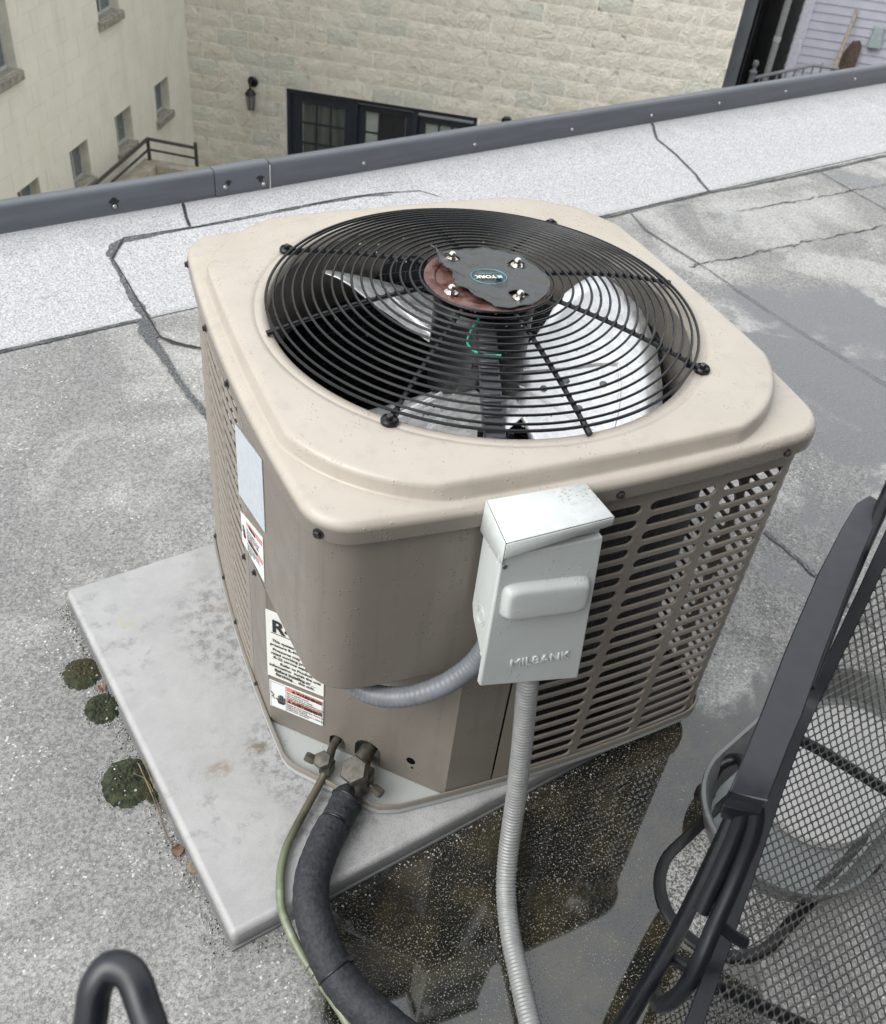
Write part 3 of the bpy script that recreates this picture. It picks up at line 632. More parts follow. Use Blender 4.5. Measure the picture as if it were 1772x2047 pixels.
m.add(vs, fs); me = m.mesh('torn_decal', M['decal'], 60); dec = link('torn_decal', me, ac); sm = dec.modifiers.new('s', 'SOLIDIFY'); sm.thickness = .0012; sm.offset = 0
for r, a in NUT:
    x, y = HM + r * cos(radians(a)), HM + r * sin(radians(a)); m = MB(); m.lathe([(.0078, 0), (.0078, .005), (.0066, .0055)], (x, y, hz), 6)
    m.lathe([(.0066, .0050), (.0072, .0085), (.0060, .0120), (.0034, .0145), (0, .0155)], (x, y, hz), 14); m.lathe([(0.012, 0), (.012, .001), (.006, .0012)], (x, y, hz), 14); obj('acorn_nut', m, M['steel'], hub, smooth=50)
bx = Vector((-.9, -.04, 0)).normalized(); bx = Vector((-1, .22, 0)).normalized(); by = Vector((-bx.y, bx.x, 0))
o_ = Vector((.431, .427, hz + .0056))
m = MB(); m.tube([o_ + bx * (.031 * cos(k * pi / 18)) + by * (.026 * sin(k * pi / 18)) for k in range(36)], .0006, 4, closed=True); obj('printed_ring', m, M['teal'], dec)
text('YORK', .0135, o_ + bx * -.0125 - by * .003, bx, by, M['printwhite'], dec, bold=.0004)
m = MB(); m.obox(o_ + bx * -.0235 - by * .003, bx * .0095, by * .0095, (0, 0, .0004)); obj('printed_emblem', m, M['teal'], dec)
for k in (0, 1, 2):
    m = MB(); m.obox(o_ + bx * -.022 + by * (-.0012 + k * .003) + Vector((0, 0, .0005)), bx * (.0065), by * .0011, (0, 0, .0003)); obj('printed_stripe', m, M['printwhite'], dec)
text('Luxury Series', .0052, o_ + bx * -.012 - by * .0115, bx, by, M['teal'], dec, shear=.3)
# blades
fz = .648; PT = .48
for c0 in (-26, 94, 214):
    m = MB(); nr, na = 8, 20; vs = []
    for j in range(nr + 1):
        r = .075 + (.350 - .075) * j / nr
        for i in range(na + 1):
            k = i / na * 2 - 1; half = radians(30 + 19 * min(1, j / nr * 1.8)); a = radians(c0) + k * half - .10 * (j / nr)
            rr = r - (.05 * max(0, abs(k) - .72) ** 1.2 * 4 * (j / nr)); z = fz + k * half * min(r, .30) * PT - .014 * (1 - k * k) * (j / nr)
            vs.append((HM + rr * cos(a), HM + rr * sin(a), z))
    m.add(vs, [(j * (na + 1) + i, j * (na + 1) + i + 1, (j + 1) * (na + 1) + i + 1, (j + 1) * (na + 1) + i) for j in range(nr) for i in range(na)])
    bl = obj('fan_blade', m, M['blade'], ac); sm = bl.modifiers.new('s', 'SOLIDIFY'); sm.thickness = .002
    # spider arm and rivets pressed into the blade
    def bp_(r, k):
        half = radians(30 + 19 * min(1, (r - .075) / .275 * 1.8)); j = (r - .075) / .275; a = radians(c0) + k * half - .10 * j
        return Vector((HM + r * cos(a), HM + r * sin(a), fz + k * half * min(r, .30) * PT - .014 * (1 - k * k) * j + .003))
    m = MB(); m.tube([bp_(.08 + .19 * t / 10, -.35) for t in range(11)], .004, 6); m.tube([bp_(.08 + .19 * t / 10, .30) for t in range(11)], .004, 6); m.tube([bp_(.27, -.35 + .65 * t / 8) for t in range(9)], .003, 6); obj('stiffening_rib', m, M['blade'], bl)
    for r, k in ((.13, -.1), (.20, -.2), (.24, .12), (.17, .12)):
        q = bp_(r, k); m = MB(); m.lathe([(0, .004), (.005, .003), (.008, 0)], q - Vector((0, 0, .001)), 10); obj('rivet', m, M['galv'], bl)
# cable channel
m = MB(); a = radians(249); d = Vector((cos(a), sin(a), 0)); s_ = Vector((-d.y, d.x, 0))
pth = [Vector((HM, HM, .0)) + d * r + Vector((0, 0, z)) for r, z in ((.07, .79), (.10, .782), (.16, .772), (.26, .764), (.36, .758), (.395, .757))]
pth = bez(pth, 6)
for i, (p_, q_) in enumerate(zip(pth, pth[1:])): m.obox(p_ - s_ * .017, q_ - p_, s_ * .034, (0, 0, .010))
M['chan'] = simple('grey_black_channel', (.055, .058, .062), .35)
obj('cable_channel', m, M['chan'], ac)
for i in range(2, len(pth) - 1):
    m = MB(); p_ = pth[i]; dd = (pth[i + 1] - pth[i - 1]).normalized()
    m.obox(p_ - s_ * .0145 + dd * .003 + Vector((0, 0, .0102)), dd * .0075, s_ * .029, (0, 0, .0035)); bevel(obj('channel_rib', m, M['chan'], ac), .001, 1)
for r in (.17, .345):
    m = MB(); c_ = Vector((HM, HM, .768)) + d * r
    for sg in (-1, 1): m.obox(c_ + s_ * (sg * .023 - .004), d * .012, s_ * .008, (0, 0, .012))
    obj('channel_clip', m, M['black'], ac)
m = MB(); gw = [Vector((HM, HM, 0)) + Vector(q) for q in ((-.045, -.075, .815), (-.062, -.085, .80), (-.074, -.100, .787), (-.068, -.122, .782), (-.052, -.138, .783), (-.034, -.148, .786))]; m.tube(bez(gw, 6), .0022, 6); obj('green_wire', m, M['green'], ac)
# grille
gr = None
def gz(r): return .7966 + .052 * (1 - (r / .376) ** 2) + .001
# grille frame = outer double ring; rings and spokes are its sub-parts
m = MB(); 
for r_, dz in ((.3745, 0), ): m.tube([(HM + r_ * cos(2 * pi * i / 120), HM + r_ * sin(2 * pi * i / 120), gz(r_)) for i in range(120)], .0026, 8, closed=True)
gr = obj('fan_grille', m, M['black_wire'], ac)
NRING = 16
for j in range(NRING):
    r_ = .116 + (.3625 - .116) * j / (NRING - 1); m = MB(); m.tube([(HM + r_ * cos(2 * pi * i / 110), HM + r_ * sin(2 * pi * i / 110), gz(r_)) for i in range(110)], .00225, 6, closed=True); obj('grille_ring', m, M['black_wire'], gr)
for k in range(8):
    a = radians(45 * k); r1 = .374 if k % 2 else .384; m = MB()
    m.tube([(HM + r * cos(a), HM + r * sin(a), gz(r) - .0050) for r in [.1085 + (r1 - .1085) * i / 10 for i in range(11)]], .0040, 8)
    if k % 2 == 0: m.tube([(HM + r * cos(a), HM + r * sin(a), gz(r) - .0045) for r in (r1 - .022, r1 + .002)], .0050, 10)
    for j in range(NRING):
        r_ = .116 + (.3625 - .116) * j / (NRING - 1); m.lathe([(.0040, -.006), (.0046, -.002), (.0040, .0005)], (HM + r_ * cos(a), HM + r_ * sin(a), gz(r_)), 6)
    obj('grille_spoke', m, M['black_wire'], gr)
    if k % 2:
        m = MB(); c_ = Vector((HM + .3893 * cos(a), HM + .3893 * sin(a), .7868)); m.lathe([(.0135, 0), (.0138, .005), (.0115, .0085), (.0105, .0085), (.0100, .007), (0, .007)], c_, 20)
        d_ = Vector((cos(a), sin(a), 0)); m.obox(c_ - d_ * .026 - Vector((-d_.y, d_.x, 0)) * .005 + Vector((0, 0, .001)), d_ * .018, Vector((-d_.y, d_.x, 0)) * .010, (0, 0, .008)); obj('mounting_tab', m, M['black_wire'], gr)
        m = MB(); m.lathe([(0, .0135), (.0048, .0135), (.0056, .0125), (.0056, .0078)], c_, 6); m.lathe([(.0085, .0078), (.0085, .0072)], c_, 12); obj('bolt', m, M['screw'], gr, smooth=25)
# water drops hanging on the wires
random.seed(8); m = MB()
for _ in range(90):
    r_ = .116 + (.3625 - .116) * random.randint(0, NRING - 1) / (NRING - 1); a = random.uniform(0, 2 * pi); s_ = random.uniform(.0012, .0026)
    m.lathe([(0, -s_), (s_ * .8, -s_ * .5), (s_, 0), (s_ * .7, s_ * .6), (0, s_)], (HM + r_ * cos(a), HM + r_ * sin(a), gz(r_) - .0022), 8)
g = G('water_drops'); M['water'] = g.set(col=(1, 1, 1), rough=0.0, ior=1.33, trans=1.0)
obj('water_drops', m, M['water'], ac, kind='stuff')

# stickers
def sticker(name, pts, mat, label=None, off=.0012):
    m = MB(); c_ = [Vector(q) for q in pts]; nn = (c_[1] - c_[0]).cross(c_[3] - c_[0]).normalized(); m.add([q + nn * 0 for q in c_] + [q - nn * off for q in c_], [(0, 1, 2, 3), (4, 7, 6, 5), (0, 4, 5, 1), (1, 5, 6, 2), (2, 6, 7, 3), (3, 7, 4, 0)])
    return link(name, m.mesh(name, mat, 0), ac, label=label)
def lw(y, z, o=.0018): return (bul(y) - o, y, z)
sticker('faded_sticker', [lw(.244, .685), lw(.405, .640), lw(.405, .487), lw(.240, .537)], M['faded'], 'blank sun-faded bluish white sticker')
s2 = sticker('warning_sticker', [lw(.255, .512), lw(.400, .450), lw(.397, .379), lw(.255, .408)], M['white'], 'faded warning sticker with two pink bands')
def lq(a, b, o=.0026):   # a 0..1 left->right (decreasing y), b 0..1 bottom->top
    T = Vector(lw(.400, .450, o)).lerp(Vector(lw(.255, .512, o)), a); Bm = Vector(lw(.397, .379, o)).lerp(Vector(lw(.255, .408, o)), a); return Bm.lerp(T, b)
def quad(name, pts, mat, par): m = MB(); m.add(pts, [(0, 1, 2, 3)]); return link(name, m.mesh(name, mat, 0), par)
for b in (.80, .36): quad('pink_band', [lq(.28, b), lq(.97, b), lq(.97, b + .11), lq(.28, b + .11)], M['pink'], s2)
axl = (lq(1, .5) - lq(0, .5)).normalized(); ayl = (lq(.5, 1) - lq(.5, 0)).normalized(); ayl = (ayl - axl * ayl.dot(axl)).normalized()
for i, b in enumerate((.70, .63, .56, .49, .26, .19, .12, .05)):
    text(('Risk of electric shock. Can cause', 'injury or death. Disconnect all', 'remote electric power supplies', 'before servicing.', 'Risque de choc electrique. Peut', 'causer des blessures. Debrancher', "l'alimentation avant", "l'entretien.")[i], .0065, lq(.29, b, .0030), axl, ayl, M['inkgrey'], s2, ext=.0001)
text('WARNING', .0085, lq(.42, .82, .0032), axl, ayl, M['ink'], s2, bold=.0003); text('AVERTISSEMENT', .0085, lq(.36, .38, .0032), axl, ayl, M['ink'], s2, bold=.0003)
def hand(par, org, ax_, ay_, sc, mat):
    P2 = lambda x, y: Vector(org) + Vector(ax_) * (x * sc) + Vector(ay_) * (y * sc)
    m = MB()
    def rr(x0, y0, x1, y1, w_):
        d = Vector((x1 - x0, y1 - y0)).normalized(); n_ = Vector((-d.y, d.x)) * w_ / 2
        m.add([P2(x0 + n_.x, y0 + n_.y), P2(x0 - n_.x, y0 - n_.y), P2(x1 - n_.x, y1 - n_.y), P2(x1 + n_.x, y1 + n_.y)], [(0, 1, 2, 3)])
    m.add([P2(.45, 0), P2(.80, 0), P2(.90, .12), P2(.95, .30), P2(.45, .30), P2(.38, .16)], [(0, 1, 2, 3, 4, 5)])
    for x, h in ((.50, .80), (.63, .90), (.76, .88), (.89, .72)): rr(x, .33, x - .02, h, .09)
    rr(.44, .25, .30, .48, .09); rr(-.1, .95, .12, .62, .06); rr(.12, .62, -.02, .52, .06); rr(-.02, .52, .2, .30, .06)
    link('hand_pictogram', m.mesh('hand_pictogram', mat, 0), par)
hand(s2, lq(.04, .3, .0030), axl, ayl, .030, M['ink'])
def cq(s_, z, o=.0008): q = A + CT * s_ + CN * o; return Vector((q.x, q.y, z))
s3 = sticker('notice_sticker', [cq(.0, .340, .0018), cq(.0, .160, .0018), cq(.119, .162, .0018), cq(.119, .340, .0018)], M['cream'], 'cream refrigerant notice sticker with black text')
axc, ayc = CT, Vector((0, 0, 1))
text('R-410A', .044, cq(.012, .290, .0032), axc, ayc, M['ink'], s3, bold=.0011)
quad('text_rule', [cq(.010, .285, .0030), cq(.105, .285, .0030), cq(.105, .2865, .0030), cq(.010, .2865, .0030)], M['ink'], s3)
for i, (t_, s_, z_, u_) in enumerate((('This system contains high', .012, .262, 0), ('pressure R-410A refrigerant.', .008, .251, 0), ('Pressures may exceed the', .013, .238, 0), ('rated working pressure of', .009, .227, 0), ('R-22 service equipment.', .014, .216, 0),
                    ('Refer to Product', .028, .203, 0), ('information  inside the unit', .005, .192, 0), ('Before Installing or', .016, .181, 1), ('Servicing', .018, .170, 1), ('this unit.', .066, .170, 0))):
    text(t_, .0098, cq(s_, z_, .0032), axc, ayc, M['ink'], s3, bold=.00022 + .0001 * u_, ext=.0001)
for s0_, s1_, z_ in ((.016, .104, .1793), (.018, .062, .1683)): quad('text_rule', [cq(s0_, z_, .0030), cq(s1_, z_, .0030), cq(s1_, z_ + .0006, .0030), cq(s0_, z_ + .0006, .0030)], M['ink'], s3)
s4 = sticker('warning_sticker', [cq(.003, .147, .0018), cq(.003, .068, .0018), cq(.119, .071, .0018), cq(.119, .150, .0018)], M['white'], 'bright warning sticker with two orange bands')
for z_ in (.1345, .100): quad('orange_band', [cq(.040, z_, .0028), cq(.1165, z_, .0028), cq(.1165, z_ + .010, .0028), cq(.040, z_ + .010, .0028)], M['orange'], s4)
for pts in ([(.0055, .0705), (.1165, .0705), (.1165, .0711), (.0055, .0711)], [(.0055, .1455), (.1165, .1455), (.1165, .1461), (.0055, .1461)], [(.0055, .0705), (.0061, .0705), (.0061, .1461), (.0055, .1461)], [(.1165, .0705), (.1171, .0705), (.1171, .1461), (.1165, .1461)], [(.0385, .0705), (.0391, .0705), (.0391, .1461), (.0385, .1461)]):
    quad('border_line', [cq(a, b, .0030) for a, b in pts], M['ink'], s4)
text('WARNING', .0110, cq(.062, .1358, .0034), axc, ayc, M['ink'], s4, bold=.0004); text('AVERTISSEMENT', .0104, cq(.052, .1013, .0034), axc, ayc, M['ink'], s4, bold=.0004, sx=.86)
for x_, z_ in ((.056, .1358), (.046, .1013)): m = MB(); m.add([cq(x_ - .005, z_, .0034), cq(x_ + .005, z_, .0034), cq(x_, z_ + .008, .0034)], [(0, 1, 2)]); link('warning_triangle', m.mesh('warning_triangle', M['ink'], 0), s4)
for i, z_ in enumerate((.1285, .1225, .1165, .1115, .0940, .0885, .0830, .0775)):
    text(('Risk of electric shock.', 'Can cause injury or death.', 'Disconnect all remote electric power', 'supply or supplies before servicing.', 'Risque de choc electrique. Risque de', 'blessure ou de mort.', "Debrancher l'alimentation a distance", 'avant toute operation.')[i], .0053, cq(.041, z_, .0034), axc, ayc, M['ink'], s4, ext=.0001, bold=.00005)
hand(s4, cq(.009, .087, .0034), axc, ayc, .030, M['ink'])

# service valves
def valve(c, big, cap_up, cap_side, tube_in, label):
    t = thing('service_valve', c, label, 'valve', 'refrigerant service valves')
    s_ = 1.25 if big else .82; m = MB(); c = Vector(c)
    R3 = Matrix((CT, CN, Vector((0, 0, 1)))).transposed()
    m.box(c, (.030 * s_, .030 * s_, .036 * s_), R3); bevel(obj('valve_body', m, M['brass'], t), .004 * s_, 2)
    cu = Vector(cap_up).normalized(); m = MB(); m.lathe([(.012 * s_, 0), (.012 * s_, .022 * s_)], c + cu * .012 * s_, 14, cu); m.lathe([(.0205 * s_, .020 * s_), (.022 * s_, .022 * s_), (.022 * s_, .036 * s_), (.0195 * s_, .040 * s_), (0, .041 * s_)], c + cu * .012 * s_, 6, cu); obj('hex_cap', m, M['brass'], t, smooth=25)
    cs = Vector(cap_side).normalized(); m = MB(); m.lathe([(.005, 0), (.005, .030)], c + cs * .010 * s_, 10, cs); m.lathe([(.0095, .018), (.0105, .020), (.0105, .034), (.0085, .038), (0, .0385)], c + cs * .010 * s_, 6, cs); obj('side_cap', m, M['brass'], t, smooth=25)
    m = MB(); m.tube(bez(tube_in, 6), .0155 if big else .0085, 14); obj('stub_pipe', m, M['brass'], t); return t
hs_ = A + CT * .150; c1 = A + CT * .160 + CN * .060 + Vector((0, 0, .042))
valve(c1, False, CN * .35 - CT * .1 + Vector((0, 0, 1)), -CT + CN * .15 + Vector((0, 0, .35)), [hs_ - CN * .02 + Vector((0, 0, .046)), hs_ + CN * .02 + Vector((0, 0, .045)), c1 + CN * -.004], 'small brass service valve feeding the thin green copper pipe')
hs2 = A + CT * .216; c2 = A + CT * .232 + CN * .058 + Vector((0, 0, .050))
valve(c2, True, CN * .45 - CT * .12 + Vector((0, 0, 1)), CT + CN * .3 + Vector((0, 0, .0)), [hs2 - CN * .02 + Vector((0, 0, .054)), hs2 + CN * .02 + Vector((0, 0, .053)), c2], 'large brass service valve with big hex cap feeding the black foam pipe')
m = MB(); lp_ = [c1 + CN * .006 - Vector((0, 0, .010)), c1 + CN * .030 - Vector((0, 0, .018)), (-.004, .042, .018), (-.034, .010, .015), (-.062, -.025, .014), (-.084, -.072, .013), (-.096, -.125, .012), (-.093, -.170, .008), (-.083, -.212, -.004), (-.070, -.248, -.012), (-.052, -.300, -.020), (-.040, -.345, -.026), (-.02, -.42, -.036), (.02, -.55, -.041), (.1, -.9, -.041), (.35, -1.3, -.041), (.6, -1.72, -.041)]
m.tube(bez(lp_, 10), .0078, 12); pipe = obj('copper_pipe', m, M['copper'], label='thin green-patinated copper pipe curving off the front of the pad beside the foam pipe', cat='pipe')
# clips wound round copper tube
for k in range(5):
    q = Vector((-.079 + k * .0065, -.228 - k * .013, -.005 - k * .0025)); d = Vector((.0065, -.013, -.0025)).normalized(); m = MB(); m.lathe([(.0083, -.001), (.0098, 0), (.0083, .001)], q, 12, d); obj('wound_band', m, M['flex'], pipe)
c2b = c2 + CN * .02 - Vector((0, 0, .012))
m = MB(); fp = [c2 + CN * .035 - Vector((0, 0, .016)), (.070, .026, .034), (.048, .002, .031), (.012, -.035, .031), (-.012, -.065, .031), (-.034, -.098, .031), (-.049, -.140, .030), (-.052, -.178, .024), (-.050, -.215, .014), (-.042, -.255, .004), (-.024, -.300, -.006), (.004, -.345, -.012), (.04, -.40, -.014), (.13, -.52, -.014), (.35, -.8, -.014), (.6, -1.2, -.014), (.75, -1.72, -.014)]
bp2 = bez(fp, 10); rad = []
for i, q in enumerate(bp2):
    r = .0312
    t = i / 10
    if t < .9: r = .022 + .0075 * t
    elif t < 2.4: r = .0295
    if 2.4 <= t < 2.5: r = .0265
    if 8.95 < t < 9.1: r = .031
    rad.append(r * (1 + .012 * sin(i * 1.3)))
m.tube(bp2, rad, 20); foam = obj('insulated_pipe', m, M['foam'], label='thick pipe in black foam insulation bending off the front of the pad', cat='pipe')
m = MB(); m.tube([c2 + CN * .008 - Vector((0, 0, .008)), c2 + CN * .05 - Vector((0, 0, .020))], .0145, 14); obj('pipe_end', m, M['brass'], foam)
def tie(i, parent, r):
    q = bp2[i]; d = (bp2[i + 1] - bp2[i - 1]).normalized(); x = d.cross(Vector((0, 0, 1))).normalized(); y = d.cross(x); m = MB()
    m.tube([q + (x * cos(a) + y * sin(a)) * r for a in [2 * pi * k / 24 for k in range(24)]], .0022, 6, closed=True)
    hq = q + (-x * .75 - y * .6) * (r + .002); m.box(hq, (.010, .008, .009)); obj('cable_tie', m, M['black'], parent)
tie(11, foam, .0300); tie(24, foam, .028); tie(90, foam, .0312)

# conduits
m = MB(); cq_ = bez([(.262, -.058, .515), (.250, -.058, .475), (.228, -.055, .438), (.192, -.046, .402), (.152, -.028, .372), (.115, -.004, .355), (.085, .025, .352), (.068, .055, .368), (.066, .075, .392)], 22)
m.tube(cq_, [.0172 * (1, 1.03, 1.035, 1.01)[i % 4] for i in range(len(cq_))], 18); cg = obj('liquidtight_conduit', m, M['conduit'], label='short thick grey plastic conduit looping from the disconnect box under the control cover', cat='conduit')
m = MB(); fpts = bez([ray(*q) for q in ((1062, 1310, .455), (1055, 1368, .398), (1045, 1480, .270), (1031, 1600, .135), (1017, 1700, .045), (1012, 1780, .000), (1020, 1865, -.022), (1038, 1950, -.030), (1060, 2047, -.031), (1095, 2180, -.031), (1150, 2400, -.031), (1260, 2900, -.031), (1500, 4200, -.031))], 90)
# resample by length for the ribs
L_ = [0]
for a, b in zip(fpts, fpts[1:]): L_.append(L_[-1] + (b - a).length)
rs = []; j = 0; st = .0016; tl = 0
while tl < L_[-1]:
    while j < len(L_) - 2 and L_[j + 1] < tl: j += 1
    rs.append(fpts[j].lerp(fpts[j + 1], (tl - L_[j]) / max(1e-9, L_[j + 1] - L_[j]))); tl += st
m.tube(rs, [(.0168, .0182, .0186, .0178)[i % 4] for i in range(len(rs))], 16); obj('flexible_conduit', m, M['flex'], label='long ribbed grey flexible conduit dropping from the disconnect box to the wet roof', cat='conduit', smooth=80)

# disconnect box
db = thing('disconnect_box', (.31, -.03, .45), 'pale grey electrical box with raised hood and embossed lettering, on the unit', 'electrical box')
bx0, bx1 = .232, .392; yb, yf = -.026, -.094
def quadbox(name, pts8, mat, bv=.002, parent=db):
    m = MB(); m.add(pts8, [(0, 1, 2, 3), (7, 6, 5, 4), (0, 4, 5, 1), (1, 5, 6, 2), (2, 6, 7, 3), (3, 7, 4, 0)]); o = obj(name, m, mat, parent); bevel(o, bv, 2); return o
# back housing: side cut away at the bottom
sidep = [(yb, .755), (yb, .56), (-.034, .54), (-.080, .492), (-.088, .465), (-.088, .735)]
m = MB(); k = len(sidep); m.add([(bx0 + .004, y, z) for y, z in sidep] + [(bx1 - .004, y, z) for y, z in sidep], [tuple(range(k)), tuple(range(2 * k - 1, k - 1, -1))] + [(i, k + i, k + (i + 1) % k, (i + 1) % k) for i in range(k)])
bevel(obj('housing', m, M['boxgrey'], db, smooth=30), .0015, 2)
# front door, hangs from z .705 to .44, slightly skewed like the real one
DZ0, DZ1 = .446, .712; sk = .018
dpts = lambda y: [(bx0, y, DZ0 + .006), (bx1 + .018, y, DZ0 - .032), (bx1 + .004, y, DZ1 + .012), (bx0 - .002, y, DZ1)]
def door_pts(y): return [(bx0 - .003, y, .452), (.413, y, .401), (.387, y, .723), (bx0 - .006, y, .728)]
quadbox('door', [Vector(q) for q in door_pts(-.101)] + [Vector(q) for q in door_pts(-.089)], M['boxgrey'], .003)
# embossed handle bulge
def DQ(a, b, y=-.101): p_ = [Vector(q) for q in door_pts(y)]; return p_[0].lerp(p_[1], a).lerp(p_[3].lerp(p_[2], a), b)
m = MB(); vs = []; NL = 36; lv = [(1.06, -.0005), (1.0, .001), (.95, .0045), (.88, .010), (.80, .0135), (.70, .0145), (.55, .015), (0, .015)]
ax_ = (DQ(1, .5) - DQ(0, .5)).normalized(); ay_ = (DQ(.5, 1) - DQ(.5, 0)).normalized(); cB = DQ(.50, .665)
for s_, h in lv:
    for i in range(NL):
        a = 2 * pi * i / NL; ca_, sa_ = cos(a), sin(a); ex = (abs(ca_) ** .30) * (1 if ca_ > 0 else -1); ey = (abs(sa_) ** .30) * (1 if sa_ > 0 else -1)
        wx, wy = .074, .036; dx = ex * (wx - (1 - s_) * min(wx, wy) * 1.0 if s_ > .5 else wx * s_ * .5); dy = ey * (wy - (1 - s_) * min(wx, wy) if s_ > .5 else wy * s_ * .5)
        q = cB + ax_ * dx + ay_ * dy; vs.append((q.x, q.y - h + .0005, q.z))
m.add(vs, [(j * NL + i, j * NL + (i + 1) % NL, (j + 1) * NL + (i + 1) % NL, (j + 1) * NL + i) for j in range(len(lv) - 1) for i in range(NL)]); obj('handle_bulge', m, M['boxgrey'], db, smooth=50)
text('MILBANK', .0245, DQ(.255, .150, -.1021), ax_, ay_, simple('raised_lettering_enamel', (.64, .68, .66), .4), db, name='embossed_lettering', bold=.0, ext=.0014, sx=1.06)
# hood (sloped lid), tilted open at the right
tb = [Vector(q) for q in ((bx0 + .001, yb, .766), (.390, yb, .761), (.392, -.105, .763), (bx0 - .005, -.105, .757))]
lo = [Vector(q) for q in ((bx0 + .001, yb, .718), (.390, yb, .730), (.392, -.105, .748), (bx0 - .005, -.105, .730))]
m = MB(); th_ = .0016
def plate(a, b, c_, d_): m.add([a, b, c_, d_], [(0, 1, 2, 3)])
plate(*tb); plate(tb[3], tb[2], lo[2], lo[3]); plate(tb[0], tb[3], lo[3] - Vector((0, 0, .014)), lo[0] - Vector((0, -.004, .010))); plate(tb[2], tb[1], lo[1], lo[2])
hood = obj('hood', m, M['boxgrey'], db, smooth=20); sm = hood.modifiers.new('s', 'SOLIDIFY'); sm.thickness = .0016; bevel(hood, .0008, 1)
g = G('lichen_specked_enamel')
c = g.mix(g.ss(g.noise(45, 5, .7), .48, .64), (.54, .57, .555), (.60, .625, .61)); c = g.mix(g.ma('MULTIPLY', g.ss(g.noise(160, 4, .8), .55, .65), blob(g, g.xyz(g.pos())[0], g.xyz(g.pos())[1], .372, -.045, .04, .03, .9)), c, (.12, .115, .09))
hood.data.materials[0] = g.set(col=c, rough=.42, nrm=g.bump(g.ss(g.voro(160), .25, .1), .3, .001))
# knockouts and rivets on the left side
m = MB(); kc = Vector((bx0 + .0035, -.058, .565))
for r_ in (.0125, .0175): m.tube([kc + Vector((0, r_ * .8 * cos(a), r_ * sin(a))) for a in [2 * pi * k / 28 for k in range(28)]], .0007, 4, closed=True)
obj('knockout', m, M['boxgrey'], db)
for y, z in ((-.076, .690), (-.046, .700), (-.082, .520), (-.078, .500), (-.084, .672)):
    m = MB(); m.lathe([(0, .0012), (.003, .001), (.0042, 0)], (bx0 + .0038, y, z), 10, (-1, 0, 0)); obj('rivet', m, M['boxgrey'], db)
m = MB(); m.lathe([(0, .0015), (.0035, .0012), (.0040, 0)], DQ(.045, .93, -.1012), 10, (0, -1, 0)); obj('rivet', m, M['galv'], db)
m = MB(); m.obox(DQ(.38, -.003, -.099), ax_ * .070, (0, .016, 0), (0, 0, .0018)); obj('hasp', m, M['flex'], db)

# ------------------------------------------------------------------ moss cushions and litter beside the pad
def mossmat():
    g = G('dark_moss'); f = g.noise(60, 5, .7); f2 = g.noise(12, 3)
    c = g.mix(g.ss(f, .35, .65), (.010, .014, .007), (.055, .070, .030)); c = g.mix(g.ss(f2, .48, .65, 0, .6), c, (.060, .050, .018))
    c = g.mix(g.ss(g.xyz(g.voro(300, out=1))[0], .985, 1), c, (.7, .7, .65))
    return g.set(col=c, rough=.85, nrm=g.bump(g.ma('ADD', f, g.noise(260, 3, .7)), 1, .006))
M['moss'] = mossmat()
def cushion(x, y, rx, ry, h, label, seed):
    h *= .62
    random.seed(seed); m = MB(); n, k = 72, 18; vs = []
    import mathutils
    for j in range(k + 1):
        r = j / k
        for i in range(n):
            a = 2 * pi * i / n; ex = 1 + .10 * mathutils.noise.noise((cos(a) * 5 + seed, sin(a) * 5, 3)) + .05 * mathutils.noise.noise((cos(a) * 1.5 + seed, sin(a) * 1.5, 0)); X_ = cos(a) * r; Y_ = sin(a) * r
            z = h * (1 - r ** 3.2) + .0045 * mathutils.noise.fractal((X_ * 9 + seed, Y_ * 9, 0), 1, 2, 4) * (1 - r ** 6)
            rr = 1 + .06 * mathutils.noise.noise((X_ * 5, Y_ * 5, seed)) * r
            vs.append((x + X_ * rx * ex * rr, y + Y_ * ry * ex * rr, -.0495 + max(0, z)))
    m.add(vs, [(j * n + i, j * n + (i + 1) % n, (j + 1) * n + (i + 1) % n, (j + 1) * n + i) for j in range(k) for i in range(n)])
    return obj('moss_cushion', m, M['moss'], label=label, cat='moss', group='moss cushions beside the pad', smooth=80)
cushion(-.344, .545, .040, .043, .020, 'round dark green moss cushion on the roof, farthest of three along the pad edge', 1)
cushion(-.316, .440, .036, .040, .019, 'smallest round moss cushion, the middle one of three beside the pad edge', 2)
cushion(-.298, .248, .050, .056, .024, 'largest dark moss cushion with brown centre, nearest of three beside the pad edge', 3)
cushion(-.256, .205, .016, .020, .010, 'tiny crumbly clump of moss between the largest cushion and the pad edge', 6)
M['twig'] = simple('dry_stem', (.20, .16, .10), .7, var=.4)
m = MB(); tw = MB()
tw.tube(bez([(-.262, .29, -.035), (-.250, .20, -.046), (-.236, .13, -.047)], 6), .0016, 5); tw.tube(bez([(-.272, .27, -.03), (-.258, .19, -.044), (-.252, .12, -.047), (-.245, .09, -.047)], 6), .0012, 5); tw.tube(bez([(-.285, .25, -.026), (-.262, .23, -.04), (-.25, .16, -.047)], 6), .001, 5)
obj('dry_stems', tw, M['twig'], label='thin dry stems lying along the pad edge by the moss', cat='twig')
M['leaf'] = simple('dead_leaf', (.14, .075, .05), .6, var=.4, nscale=60)
def leaf(x, y, s_, a, label, mat='leaf', z=-.046):
    m = MB(); n = 12; vs = []
    for i in range(n + 1):
        t = i / n; w_ = .38 * s_ * sin(pi * t) ** .8
        for k in (-1, 0, 1): xx = (t - .5) * s_; yy = k * w_; vs.append((x + xx * cos(a) - yy * sin(a), y + xx * sin(a) + yy * cos(a), z + abs(k) * .003 + .004 * sin(t * 4)))
    m.add(vs, [(3 * i + j, 3 * i + j + 1, 3 * i + j + 4, 3 * i + j + 3) for i in range(n) for j in range(2)]); obj('dead_leaf', m, M[mat], label=label, cat='leaf')
